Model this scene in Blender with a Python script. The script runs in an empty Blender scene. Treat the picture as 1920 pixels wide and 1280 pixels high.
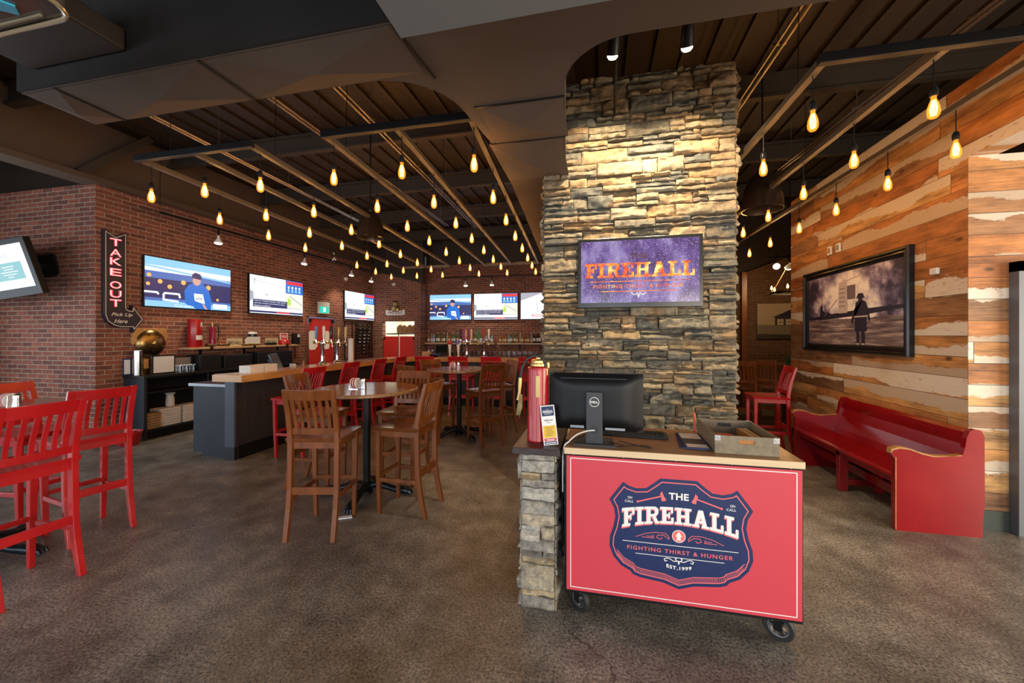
import bpy, math, random
from mathutils import Vector, Matrix, noise as mnoise
R = math.radians
SC = bpy.context.scene
COL = SC.collection
# ------------------------------------------------------------------ camera, world, exposure
cam_d = bpy.data.cameras.new('camera')
cam = bpy.data.objects.new('camera', cam_d); COL.objects.link(cam)
cam.location = (0, 0, 1.6)
YAW = math.atan(162/730)
cam.rotation_euler = (R(90), 0, YAW)
cam_d.sensor_width = 36; cam_d.lens = 730/1920*36
cam_d.shift_y = -12/1920; cam_d.clip_start = 0.05
SC.camera = cam
SC.view_settings.view_transform = 'Standard'; SC.view_settings.look = 'None'
SC.view_settings.gamma = 1; SC.view_settings.exposure = 0.35
SC.view_settings.use_curve_mapping = False
w = bpy.data.worlds.new('world'); SC.world = w; w.use_nodes = True
w.node_tree.nodes['Background'].inputs[0].default_value = (0.75, 0.85, 1, 1)
w.node_tree.nodes['Background'].inputs[1].default_value = 0.06

def light(name, kind, loc, energy, color, parent=None, rot=(0,0,0), **k):
    d = bpy.data.lights.new(name, kind); d.energy = energy; d.color = color
    for a, b in k.items(): setattr(d, a, b)
    o = bpy.data.objects.new(name, d); COL.objects.link(o)
    o.location = loc; o.rotation_euler = rot
    if parent: o.parent = parent
    return o
DAY = (0.80, 0.90, 1.0)
# daylight through the street windows behind the camera and on the entrance side
for wx in (-7.2, -4.9, -2.6, 0.2, 2.6, 4.9):
    light('daylight_front', 'AREA', (wx, -3.85, 1.6), 56 if wx < 1 else 120, DAY if wx < 1 else (1, 0.90, 0.76), rot=(R(90), 0, 0), shape='RECTANGLE', size=1.5, size_y=2.0)
light('daylight_left', 'AREA', (-9.3, 0.2, 1.7), 130, DAY, rot=(0, R(-90), 0), shape='RECTANGLE', size=2.0, size_y=6.0)
light('daylight_entrance', 'AREA', (6.15, 1.2, 1.5), 260, (1, 0.90, 0.72), rot=(0, R(90), R(0)), shape='RECTANGLE', size=2.2, size_y=3.6)
WARM = (1.0, 0.56, 0.2)

# ------------------------------------------------------------------ materials
class NG:
    def __init__(s, name):
        s.m = bpy.data.materials.new(name); s.m.use_nodes = True
        s.nt = s.m.node_tree; s.b = s.nt.nodes['Principled BSDF']; s.out = s.nt.nodes['Material Output']
    def n(s, t, **k):
        x = s.nt.nodes.new(t)
        for a, v in k.items():
            if a.startswith('i_'): s.set(x, a[2:], v)
            else: setattr(x, a, v)
        return x
    def set(s, x, key, v):
        key = int(key) if isinstance(key, str) and key.isdigit() else key.replace('_', ' ') if isinstance(key, str) else key
        inp = x.inputs[key]
        if hasattr(v, 'is_output') or isinstance(v, bpy.types.NodeSocket): s.nt.links.new(v, inp)
        else: inp.default_value = v
    def math(s, op, a, b=None, c=None, clamp=False):
        x = s.n('ShaderNodeMath', operation=op); x.use_clamp = clamp
        s.set(x, '0', a)
        if b is not None: s.set(x, '1', b)
        if c is not None: s.set(x, '2', c)
        return x.outputs[0]
    def coords(s):
        tc = s.n('ShaderNodeTexCoord'); sp = s.n('ShaderNodeSeparateXYZ', i_0=tc.outputs['Object'])
        return tc.outputs['Object'], sp.outputs
    def comb(s, x, y, z=0.0):
        return s.n('ShaderNodeCombineXYZ', i_0=x, i_1=y, i_2=z).outputs[0]
    def noise(s, vec, scale=5.0, detail=3.0, rough=0.5):
        return s.n('ShaderNodeTexNoise', i_Vector=vec, i_Scale=scale, i_Detail=detail, i_Roughness=rough).outputs[0]
    def ramp(s, fac, stops, interp='LINEAR'):
        x = s.n('ShaderNodeValToRGB', i_0=fac); cr = x.color_ramp; cr.interpolation = interp
        while len(cr.elements) < len(stops): cr.elements.new(0.5)
        for e, (p, c) in zip(cr.elements, stops): e.position = p; e.color = (*c, 1)
        return x.outputs[0]
    def mix(s, fac, a, b):
        x = s.n('ShaderNodeMix', data_type='RGBA')
        s.set(x, '0', fac); s.set(x, '6', a if not isinstance(a, tuple) else (*a, 1)); s.set(x, '7', b if not isinstance(b, tuple) else (*b, 1))
        return x.outputs[2]
    def bump(s, h, strength=0.3, dist=0.01):
        s.set(s.b, 'Normal', s.n('ShaderNodeBump', i_Height=h, i_Strength=strength, i_Distance=dist).outputs[0])

def M(name, col, rough=0.5, metal=0.0, var=0.0, scale=(8, 8, 8), bump=0.0, coat=0.0, spec=None):
    g = NG(name); g.b.inputs['Roughness'].default_value = rough; g.b.inputs['Metallic'].default_value = metal
    g.b.inputs['Base Color'].default_value = (*col, 1)
    if coat: g.b.inputs['Coat Weight'].default_value = coat; g.b.inputs['Coat Roughness'].default_value = 0.12
    if spec is not None: g.b.inputs['Specular IOR Level'].default_value = spec
    if var or bump:
        ob, _ = g.coords()
        mp = g.n('ShaderNodeMapping', i_0=ob); mp.inputs['Scale'].default_value = scale
        nz = g.noise(mp.outputs[0], 1.0, 4.0, 0.6)
        if var:
            a = tuple(c*(1-var) for c in col); b = tuple(min(1, c*(1+var)) for c in col)
            g.set(g.b, 'Base Color', g.ramp(nz, [(0.3, a), (0.7, b)]))
            g.set(g.b, 'Roughness', g.math('MULTIPLY_ADD', nz, 0.25, max(0.03, rough-0.12)))
        if bump: g.bump(nz, bump, 0.004)
    return g.m
def E(name, col, s=1.0):
    g = NG(name); g.b.inputs['Base Color'].default_value = (0.01, 0.01, 0.01, 1)
    g.b.inputs['Emission Color'].default_value = (*col, 1); g.b.inputs['Emission Strength'].default_value = s
    g.b.inputs['Roughness'].default_value = 0.3
    return g.m
def glass(name, col=(1, 1, 1), t=0.75, rough=0.05):
    g = NG(name); g.nt.nodes.remove(g.b)
    tr = g.n('ShaderNodeBsdfTransparent'); tr.inputs[0].default_value = (*col, 1)
    gl = g.n('ShaderNodeBsdfGlossy'); gl.inputs['Roughness'].default_value = rough
    fr = g.n('ShaderNodeFresnel', i_IOR=1.5)
    f = g.math('ADD', fr.outputs[0], (1-t)*0.2, clamp=True)
    mx = g.n('ShaderNodeMixShader', i_0=f); g.nt.links.new(tr.outputs[0], mx.inputs[1]); g.nt.links.new(gl.outputs[0], mx.inputs[2])
    g.nt.links.new(mx.outputs[0], g.out.inputs[0])
    return g.m

def brick_mat(name, axis, c1=(0.29, 0.090, 0.055), c2=(0.14, 0.048, 0.036), mortar=(0.36, 0.285, 0.22)):
    g = NG(name); ob, xyz = g.coords()
    v = g.comb(xyz[axis], xyz[2])
    wob = g.n('ShaderNodeVectorMath', operation='ADD'); g.set(wob, '0', v)
    nz = g.n('ShaderNodeTexNoise', i_Vector=v, i_Scale=9.0, i_Detail=2.0)
    sc = g.n('ShaderNodeVectorMath', operation='SCALE'); g.nt.links.new(nz.outputs[1], sc.inputs[0]); sc.inputs[3].default_value = 0.006
    g.set(wob, '1', sc.outputs[0])
    br = g.n('ShaderNodeTexBrick', i_Vector=wob.outputs[0], i_Scale=1.0)
    br.inputs['Brick Width'].default_value = 0.215; br.inputs['Row Height'].default_value = 0.068
    br.inputs['Mortar Size'].default_value = 0.006; br.inputs['Mortar Smooth'].default_value = 0.25
    br.inputs['Bias'].default_value = 0.0
    br.inputs['Color1'].default_value = (*c1, 1); br.inputs['Color2'].default_value = (*c2, 1); br.inputs['Mortar'].default_value = (*mortar, 1)
    n2 = g.noise(v, 14.0, 4.0, 0.65)
    c = g.n('ShaderNodeMix', data_type='RGBA', blend_type='MULTIPLY'); c.inputs[0].default_value = 0.8
    g.set(c, '6', br.outputs[0]); g.set(c, '7', g.ramp(n2, [(0.25, (0.6, 0.6, 0.6)), (0.75, (1.35, 1.3, 1.25))]))
    g.set(g.b, 'Base Color', c.outputs[2]); g.b.inputs['Roughness'].default_value = 0.85
    h = g.math('SUBTRACT', g.math('MULTIPLY', n2, 0.35), br.outputs[1])
    g.bump(h, 0.6, 0.006)
    return g.m

def plank_mat(name, axis, H=0.177, off=0.0, bright=1.0):
    g = NG(name); ob, xyz = g.coords()
    u, z = xyz[axis], g.math('ADD', xyz[2], off)
    zr = g.math('DIVIDE', z, H); row = g.math('FLOOR', zr); f = g.math('FRACT', zr)
    wn = g.n('ShaderNodeTexWhiteNoise', noise_dimensions='1D', i_W=row).outputs[0]
    us = g.math('DIVIDE', g.math('MULTIPLY_ADD', wn, 5.0, u), 2.1); seg = g.math('FLOOR', us)
    idv = g.comb(row, seg); w2 = g.n('ShaderNodeTexWhiteNoise', noise_dimensions='2D', i_Vector=idv)
    sp = g.n('ShaderNodeSeparateColor', i_0=w2.outputs[1]).outputs
    k = bright
    base = g.ramp(w2.outputs[0], [(0.0, (0.46*k, 0.18*k, 0.05*k)), (0.25, (0.32*k, 0.11*k, 0.035*k)), (0.45, (0.56*k, 0.27*k, 0.09*k)), (0.65, (0.20*k, 0.10*k, 0.055*k)), (0.82, (0.62*k, 0.36*k, 0.14*k)), (1.0, (0.40*k, 0.15*k, 0.045*k))])
    idn = g.math('MULTIPLY', w2.outputs[0], 37.0)
    grain = g.noise(g.comb(g.math('MULTIPLY', u, 3.0), g.math('MULTIPLY', z, 95.0), idn), 1.0, 6.0, 0.75)
    blotch = g.noise(g.comb(g.math('MULTIPLY', u, 2.6), g.math('MULTIPLY', z, 9.0), idn), 1.0, 5.0, 0.62)
    gm = g.n('ShaderNodeMix', data_type='RGBA', blend_type='MULTIPLY'); gm.inputs[0].default_value = 1
    g.set(gm, '6', base); g.set(gm, '7', g.ramp(g.math('MULTIPLY_ADD', blotch, 0.55, g.math('MULTIPLY', grain, 0.45)), [(0.36, (0.30, 0.25, 0.22)), (0.5, (0.95, 0.92, 0.9)), (0.66, (1.55, 1.55, 1.5))]))
    # weathered paint keeps to one side of a board with a ragged wandering edge
    e1 = g.noise(g.comb(g.math('MULTIPLY', u, 1.5), g.math('MULTIPLY', z, 1.5), idn), 1.0, 2.0, 0.5)
    e2 = g.noise(g.comb(g.math('MULTIPLY', u, 14.0), g.math('MULTIPLY', z, 30.0), idn), 1.0, 6.0, 0.7)
    flip = g.math('GREATER_THAN', sp[0], 0.5)
    ff = g.math('ABSOLUTE', g.math('SUBTRACT', flip, f))
    cov = g.math('MULTIPLY_ADD', sp[1], 1.25, -0.24)
    pm = g.math('ADD', cov, g.math('MULTIPLY_ADD', e1, 1.5, -0.75))
    pm = g.math('ADD', pm, g.math('MULTIPLY_ADD', e2, 0.5, -0.25))
    pm = g.math('MULTIPLY', g.math('SUBTRACT', pm, ff), 22.0, clamp=True)
    pm = g.math('MULTIPLY', pm, g.math('MULTIPLY', g.math('SUBTRACT', e2, 0.30), 9.0, clamp=True))
    pm = g.math('MULTIPLY', pm, g.math('MULTIPLY_ADD', grain, 0.8, 0.60, clamp=True))
    paint = g.mix(sp[2], (0.46, 0.34, 0.24), (0.74, 0.66, 0.56))
    vo = g.n('ShaderNodeTexVoronoi', i_Vector=g.comb(g.math('MULTIPLY', u, 2.6), g.math('MULTIPLY', z, 5.0), idn), i_Scale=1.0)
    knot = g.math('MULTIPLY', g.math('SUBTRACT', 0.13, vo.outputs[0]), 12.0, clamp=True)
    c = g.mix(g.math('MULTIPLY', knot, 0.85), gm.outputs[2], (0.05, 0.02, 0.01))
    c = g.mix(pm, c, paint)
    fe = g.math('MINIMUM', f, g.math('SUBTRACT', 1.0, f))
    gap = g.math('MULTIPLY', g.math('LESS_THAN', fe, 0.012), 1.0)
    uf = g.math('FRACT', us); ue = g.math('LESS_THAN', g.math('MINIMUM', uf, g.math('SUBTRACT', 1.0, uf)), 0.0012)
    gap = g.math('MAXIMUM', gap, ue)
    c = g.mix(gap, c, (0.05, 0.025, 0.012))
    g.set(g.b, 'Base Color', c); g.b.inputs['Roughness'].default_value = 0.62
    g.bump(g.math('SUBTRACT', g.math('ADD', g.math('MULTIPLY', grain, 0.35), g.math('MULTIPLY', w2.outputs[0], 0.8)), g.math('MULTIPLY', gap, 1.5)), 0.4, 0.004)
    return g.m

def wood(name, col, axis=1, rough=0.3, var=0.35, coat=0.3, sc=1.0):
    s = [30*sc, 30*sc, 30*sc]; s[axis] = 2.0*sc
    return M(name, col, rough, 0, var, tuple(s), 0.05, coat)

m_floor = NG('polished_concrete')
g = m_floor; ob, xyz = g.coords()
big = g.noise(ob, 0.9, 5.0, 0.6); mid = g.noise(ob, 5.0, 5.0, 0.65); fine = g.noise(ob, 70.0, 3.0, 0.8)
c = g.ramp(g.math('MULTIPLY_ADD', big, 0.55, g.math('MULTIPLY', mid, 0.45)), [(0.36, (0.074, 0.066, 0.059)), (0.5, (0.165, 0.150, 0.134)), (0.64, (0.30, 0.275, 0.245))])
mx = g.n('ShaderNodeMix', data_type='RGBA', blend_type='MULTIPLY'); mx.inputs[0].default_value = 1
g.set(mx, '6', c); g.set(mx, '7', g.ramp(fine, [(0.36, (0.25, 0.24, 0.23)), (0.5, (1, 1, 1)), (0.64, (1.75, 1.65, 1.5))]))
vo = g.n('ShaderNodeTexVoronoi', feature='DISTANCE_TO_EDGE', i_Scale=0.33)
wv = g.n('ShaderNodeVectorMath', operation='ADD'); g.set(wv, '0', ob)
nz = g.n('ShaderNodeTexNoise', i_Vector=ob, i_Scale=1.7, i_Detail=6.0); scn = g.n('ShaderNodeVectorMath', operation='SCALE'); g.nt.links.new(nz.outputs[1], scn.inputs[0]); scn.inputs[3].default_value = 0.6
g.set(wv, '1', scn.outputs[0]); g.set(vo, 'Vector', wv.outputs[0])
crack = g.math('LESS_THAN', vo.outputs[0], 0.0012)
g.set(g.b, 'Base Color', g.mix(g.math('MULTIPLY', crack, 0.6), mx.outputs[2], (0.03, 0.025, 0.02)))
g.set(g.b, 'Roughness', g.math('MULTIPLY_ADD', mid, 0.3, 0.24)); g.bump(fine, 0.08, 0.002)
m_floor = g.m
m_brick_y = brick_mat('red_brick_along_y', 1)
m_brick_x = brick_mat('red_brick_along_x', 0)
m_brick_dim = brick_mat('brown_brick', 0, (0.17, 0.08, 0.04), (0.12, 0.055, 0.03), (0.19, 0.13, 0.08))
m_plank_y = plank_mat('reclaimed_planks_along_y', 1)
m_plank_x = plank_mat('reclaimed_planks_along_x', 0, off=0.05)
m_soffit = M('brown_painted_drywall', (0.085, 0.055, 0.039), 0.85, var=0.06, scale=(3, 3, 3))
m_bulk = M('brown_bulkhead_paint', (0.11, 0.07, 0.048), 0.8, var=0.06, scale=(2, 2, 2))
m_deck = M('dark_brown_metal_deck', (0.036, 0.022, 0.014), 0.6)
m_steel_dk = M('brown_painted_steel', (0.045, 0.03, 0.02), 0.6)
m_grey_panel = M('grey_drywall_panel', (0.16, 0.155, 0.155), 0.8)
m_conduit = M('galvanised_conduit', (0.42, 0.36, 0.32), 0.3, 0.9)
m_frame_bar = M('brown_square_tube', (0.10, 0.075, 0.055), 0.45, 0.2)
m_black = M('black_metal', (0.007, 0.007, 0.008), 0.45, spec=0.3)
m_blackg = M('glossy_black_plastic', (0.01, 0.01, 0.011), 0.25)
m_mon = M('monitor_black_plastic', (0.006, 0.006, 0.007), 0.42, spec=0.3)
m_stand = M('monitor_stand_grey_plastic', (0.038, 0.038, 0.043), 0.4)
m_red = M('red_painted_wood', (0.47, 0.009, 0.012), 0.3, var=0.12, scale=(5, 5, 5), coat=0.35)
m_pew = M('worn_red_painted_pew_wood', (0.25, 0.004, 0.008), 0.2, var=0.16, scale=(2, 2, 2), coat=0.3)
m_wear = M('worn_bare_wood_edge', (0.45, 0.22, 0.07), 0.5, var=0.3, scale=(14, 14, 14))
m_brown = wood('walnut_stained_oak_chair', (0.185, 0.050, 0.008), 2, 0.36, 0.3, 0.1, 0.5)
m_brown_seat = wood('glossy_seat_wood', (0.15, 0.042, 0.009), 1, 0.2, 0.25, 0.4, 0.5)
m_table = wood('glossy_table_veneer', (0.20, 0.065, 0.022), 1, 0.14, 0.3, 0.6, 0.4)
m_tedge = wood('table_edge_wood', (0.30, 0.15, 0.06), 2, 0.3)
m_castiron = M('blue_black_cast_iron', (0.018, 0.026, 0.034), 0.25, 0.6, bump=0.4, scale=(60, 60, 60))
m_bartop = wood('honey_oak_bar_top', (0.55, 0.26, 0.075), 1, 0.22, 0.2, 0.5)
m_bartop_face = wood('oak_bar_edge', (0.58, 0.28, 0.085), 1, 0.4, 0.2, 0.1)
m_bartop_end = wood('pale_oak_end_grain', (0.62, 0.40, 0.22), 0, 0.45, 0.12, 0.1)
m_barfront = M('dark_ribbed_bar_front', (0.035, 0.030, 0.034), 0.5, var=0.3, scale=(2, 60, 0.6))
m_barend = M('blue_black_bar_panel', (0.017, 0.022, 0.036), 0.55, var=0.1, scale=(6, 6, 6))
m_cab = M('black_cabinet', (0.010, 0.011, 0.015), 0.4)
m_inox = M('brushed_stainless_steel', (0.55, 0.57, 0.62), 0.22, 1.0)
m_chrome = M('chrome', (0.8, 0.8, 0.84), 0.07, 1.0)
m_brass = M('brass', (0.58, 0.40, 0.16), 0.38, 1.0)
m_brass_old = M('aged_brass', (0.30, 0.20, 0.085), 0.28, 1.0, var=0.3, scale=(9, 9, 9))
m_white = M('white_enamel', (0.75, 0.75, 0.74), 0.45)
m_foam = M('white_foam_box', (0.80, 0.76, 0.71), 0.7)
m_paper = M('white_paper', (0.75, 0.75, 0.76), 0.7)
m_kraft = M('kraft_brown_paper', (0.40, 0.24, 0.11), 0.8, var=0.15, scale=(20, 20, 20))
m_redgloss = M('red_cylinder_enamel', (0.42, 0.006, 0.012), 0.3, coat=0.25)
m_doorred = M('red_door_paint', (0.66, 0.03, 0.02), 0.45)
m_kred = M('coral_red_print', (0.62, 0.052, 0.080), 0.5)
m_kpink = M('pink_line_print', (0.85, 0.16, 0.17), 0.5)
m_knavy = M('navy_print', (0.007, 0.022, 0.105), 0.5)
m_kwhite = M('white_print', (0.86, 0.85, 0.84), 0.45)
m_yellow = M('yellow_print', (0.80, 0.50, 0.03), 0.5)
m_print_dk = M('dark_print', (0.02, 0.02, 0.025), 0.5)
m_ktop = wood('kiosk_plywood_top', (0.32, 0.17, 0.075), 0, 0.4, 0.25, 0.1)
m_kedge = M('pale_birch_edge', (0.72, 0.54, 0.33), 0.5, var=0.08, scale=(3, 40, 60))
m_cap = M('dark_stone_cap', (0.05, 0.035, 0.035), 0.32, var=0.15, scale=(12, 12, 12))
m_tray = wood('grey_weathered_pine', (0.22, 0.175, 0.115), 1, 0.6, 0.25, 0.0)
m_orange_wood = M('fresh_cut_orange_wood', (0.42, 0.16, 0.03), 0.5)
m_rubber = M('black_rubber', (0.018, 0.018, 0.02), 0.6)
m_alu = M('cast_aluminium', (0.32, 0.33, 0.35), 0.35, 0.9)
m_purple = M('menu_purple_print', (0.22, 0.03, 0.09), 0.5)
m_cream = M('cream_plate', (0.62, 0.52, 0.34), 0.5)
m_sign = M('dark_navy_sign', (0.022, 0.018, 0.035), 0.4)
m_doorgrey = M('grey_steel_door_frame', (0.13, 0.14, 0.16), 0.45)
m_doordark = M('dark_glazed_door', (0.02, 0.018, 0.03), 0.12)
m_basebd = M('dark_vinyl_baseboard', (0.035, 0.045, 0.04), 0.35)
m_kitchen = M('kitchen_white_tile', (0.75, 0.74, 0.66), 0.5)
m_glass = glass('clear_glass')
m_smoke = glass('smoky_glass', (0.62, 0.58, 0.58), 0.4, 0.08)
m_glassware = glass('glassware', (0.85, 0.9, 0.93), 0.5)
m_shade = M('dark_bronze_shade', (0.03, 0.02, 0.014), 0.2, 0.5)
m_filament = E('glowing_filament', (1.0, 0.56, 0.11), 10)
m_par = E('lit_reflector_lamp', (1.0, 0.86, 0.6), 9)
m_spot = E('lit_spot_lens', (1.0, 0.82, 0.5), 14)
g = NG('amber_bulb_glass'); g.nt.nodes.remove(g.b)
tr = g.n('ShaderNodeBsdfTransparent'); tr.inputs[0].default_value = (1.0, 0.80, 0.5, 1)
em = g.n('ShaderNodeEmission'); em.inputs[0].default_value = (1.0, 0.34, 0.03, 1); em.inputs[1].default_value = 0.6
ad = g.n('ShaderNodeAddShader'); g.nt.links.new(tr.outputs[0], ad.inputs[0]); g.nt.links.new(em.outputs[0], ad.inputs[1]); g.nt.links.new(ad.outputs[0], g.out.inputs[0])
m_amber = g.m
for mm in (m_amber, m_filament, m_par, m_spot): mm.cycles.emission_sampling = 'NONE'
# stone: colour comes per stone from a colour attribute
g = NG('ledge_stone'); at = g.n('ShaderNodeAttribute', attribute_name='stone_colour'); ob, xyz = g.coords()
n1 = g.noise(ob, 22.0, 7.0, 0.8); n2 = g.noise(ob, 5.0, 4.0, 0.6)
mx = g.n('ShaderNodeMix', data_type='RGBA', blend_type='MULTIPLY'); mx.inputs[0].default_value = 1
g.set(mx, '6', at.outputs[0]); g.set(mx, '7', g.ramp(n1, [(0.32, (0.35, 0.35, 0.36)), (0.5, (1, 1, 1)), (0.68, (1.7, 1.6, 1.4))]))
g.set(g.b, 'Base Color', g.mix(g.math('MULTIPLY', g.math('SUBTRACT', n2, 0.52, clamp=True), 2.6, clamp=True), mx.outputs[2], (0.30, 0.15, 0.05)))
g.b.inputs['Roughness'].default_value = 0.7; g.bump(n1, 0.5, 0.012)
m_stone = g.m

# ------------------------------------------------------------------ mesh builder
class MB:
    def __init__(s): s.v = []; s.f = []; s.mi = []; s.sm = []; s.T = Matrix()
    def add(s, vs, fs, m=0, smooth=False):
        b = len(s.v); s.v += [tuple(s.T @ Vector(p)) for p in vs]
        for f in fs: s.f.append([b+i for i in f]); s.mi.append(m); s.sm.append(smooth)
        return s
    def box(s, x0, y0, z0, x1, y1, z1, m=0):
        v = [(x, y, z) for x in (x0, x1) for y in (y0, y1) for z in (z0, z1)]
        return s.add(v, [(0,1,3,2), (4,6,7,5), (0,4,5,1), (2,3,7,6), (0,2,6,4), (1,5,7,3)], m)
    def prism(s, poly, d0, d1, plane='xz', m=0, mcap=None):
        P = {'xz': lambda a, b, d: (a, d, b), 'xy': lambda a, b, d: (a, b, d), 'yz': lambda a, b, d: (d, a, b)}[plane]
        n = len(poly); v = [P(a, b, d0) for a, b in poly] + [P(a, b, d1) for a, b in poly]
        s.add(v, [(i, (i+1) % n, n+(i+1) % n, n+i) for i in range(n)], m)
        s.add(v, [tuple(range(n-1, -1, -1)), tuple(range(n, 2*n))], m if mcap is None else mcap)
        return s
    def tube(s, path, r, n=8, m=0, caps=True, ell=None):
        P = [Vector(p) for p in path]; k = len(P); rr = r if isinstance(r, (list, tuple)) else [r]*k
        vs = []; up = None
        for i, p in enumerate(P):
            t = (P[min(i+1, k-1)] - P[max(i-1, 0)]).normalized()
            if up is None: up = Vector((0, 0, 1)) if abs(t.z) < 0.9 else Vector((1, 0, 0))
            a = t.cross(up).normalized(); b = a.cross(t).normalized(); up = b
            for j in range(n):
                q = 2*math.pi*j/n
                vs.append(p + a*math.cos(q)*rr[i] + b*math.sin(q)*rr[i]*(ell or 1))
        fs = [(i*n+j, i*n+(j+1) % n, (i+1)*n+(j+1) % n, (i+1)*n+j) for i in range(k-1) for j in range(n)]
        s.add(vs, fs, m, True)
        if caps: s.add(vs[:n], [tuple(range(n-1, -1, -1))], m); s.add(vs[-n:], [tuple(range(n))], m)
        return s
    def sweep_rect(s, pts, hw, hd, m=0):
        # vertical-ish member: pts of (x, y, z); half width in x, half depth in y
        k = len(pts); hws = hw if isinstance(hw, list) else [hw]*k; hds = hd if isinstance(hd, list) else [hd]*k
        vs = []
        for (x, y, z), a, b in zip(pts, hws, hds): vs += [(x-a, y-b, z), (x+a, y-b, z), (x+a, y+b, z), (x-a, y+b, z)]
        fs = [(4*i+j, 4*i+(j+1) % 4, 4*i+4+(j+1) % 4, 4*i+4+j) for i in range(k-1) for j in range(4)] + [(3, 2, 1, 0), tuple(4*(k-1)+j for j in range(4))]
        return s.add(vs, fs, m)
    def bar(s, a, b, w, h, m=0):
        a = Vector(a); b = Vector(b); t = (b-a).normalized(); u = Vector((0, 0, 1)) if abs(t.z) < 0.95 else Vector((0, 1, 0))
        x = t.cross(u).normalized()*w/2; y = x.cross(t).normalized()*h/2
        v = [a-x-y, a+x-y, a+x+y, a-x+y, b-x-y, b+x-y, b+x+y, b-x+y]
        return s.add(v, [(3,2,1,0), (4,5,6,7), (0,1,5,4), (1,2,6,5), (2,3,7,6), (3,0,4,7)], m)
    def lathe(s, prof, n=20, m=0, c=(0, 0, 0), T=None):
        vs = []; c = Vector(c)
        for r, z in prof:
            for j in range(n):
                q = 2*math.pi*j/n; p = Vector((max(r, 1e-4)*math.cos(q), max(r, 1e-4)*math.sin(q), z))
                vs.append((T @ p if T else p)+c)
        k = len(prof)
        return s.add(vs, [(i*n+j, i*n+(j+1) % n, (i+1)*n+(j+1) % n, (i+1)*n+j) for i in range(k-1) for j in range(n)], m, True)
    def build(s, name, mats, parent=None, loc=None, rotz=0, bevel=0, kind=None):
        me = bpy.data.meshes.new(name); me.from_pydata(s.v, [], s.f)
        for mm in (mats if isinstance(mats, (list, tuple)) else [mats]): me.materials.append(mm)
        me.polygons.foreach_set('material_index', s.mi); me.polygons.foreach_set('use_smooth', s.sm)
        me.update()
        if any(s.sm): me.set_sharp_from_angle(angle=R(42))
        o = bpy.data.objects.new(name, me); COL.objects.link(o)
        if parent: o.parent = parent
        if loc: o.location = loc
        if rotz: o.rotation_euler = (0, 0, rotz)
        if bevel:
            b = o.modifiers.new('bevel', 'BEVEL'); b.width = bevel; b.segments = 2; b.limit_method = 'ANGLE'; b.angle_limit = R(50)
        if kind: o['kind'] = kind
        return o
def B(*a, m=0): return MB().box(*a, m=m)
def tag(o, label, cat, group=None):
    o['label'] = label; o['category'] = cat
    if group: o['group'] = group
    return o
def T(name, label, cat, loc=(0, 0, 0), rotz=0, group=None):
    o = bpy.data.objects.new(name, None); COL.objects.link(o); o.empty_display_size = 0.1
    o.location = loc; o.rotation_euler = (0, 0, rotz)
    return tag(o, label, cat, group)
def kids(o): return [c for c in KID.get(o.name, [])]
def dup(root, loc, rotz=0, label=None, group=None):
    r = root.copy(); COL.objects.link(r); r.location = loc; r.rotation_euler = (0, 0, rotz)
    if label: r['label'] = label
    if group: r['group'] = group
    for ch in list(root.children):
        c = ch.copy(); COL.objects.link(c); c.parent = r
        for gch in list(ch.children):
            d = gch.copy(); COL.objects.link(d); d.parent = c
    return r
ORD = ['first', 'second', 'third', 'fourth', 'fifth', 'sixth', 'seventh', 'eighth', 'ninth', 'tenth', 'eleventh', 'twelfth', 'thirteenth', 'fourteenth', 'fifteenth', 'sixteenth', 'seventeenth', 'eighteenth', 'nineteenth', 'twentieth']

# ---- lettering
_tc = {}
def text2d(sx, bold=0.0, shear=0.0, space=1.0):
    key = (sx, bold, shear, space)
    if key not in _tc:
        cu = bpy.data.curves.new('t', 'FONT'); cu.body = sx; cu.offset = bold; cu.shear = shear; cu.space_character = space; cu.align_x = 'LEFT'
        cu.resolution_u = 3
        o = bpy.data.objects.new('t', cu); COL.objects.link(o)
        dg = bpy.context.evaluated_depsgraph_get(); me = bpy.data.meshes.new_from_object(o.evaluated_get(dg))
        v = [(p.co.x, p.co.y) for p in me.vertices]; f = [list(p.vertices) for p in me.polygons]
        COL.objects.unlink(o); bpy.data.objects.remove(o); bpy.data.curves.remove(cu); bpy.data.meshes.remove(me)
        x0 = min(p[0] for p in v); x1 = max(p[0] for p in v); y0 = min(p[1] for p in v); y1 = max(p[1] for p in v)
        _tc[key] = ([((a-x0)/(x1-x0), (b-y0)/(y1-y0)) for a, b in v], f)
    return _tc[key]
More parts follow.
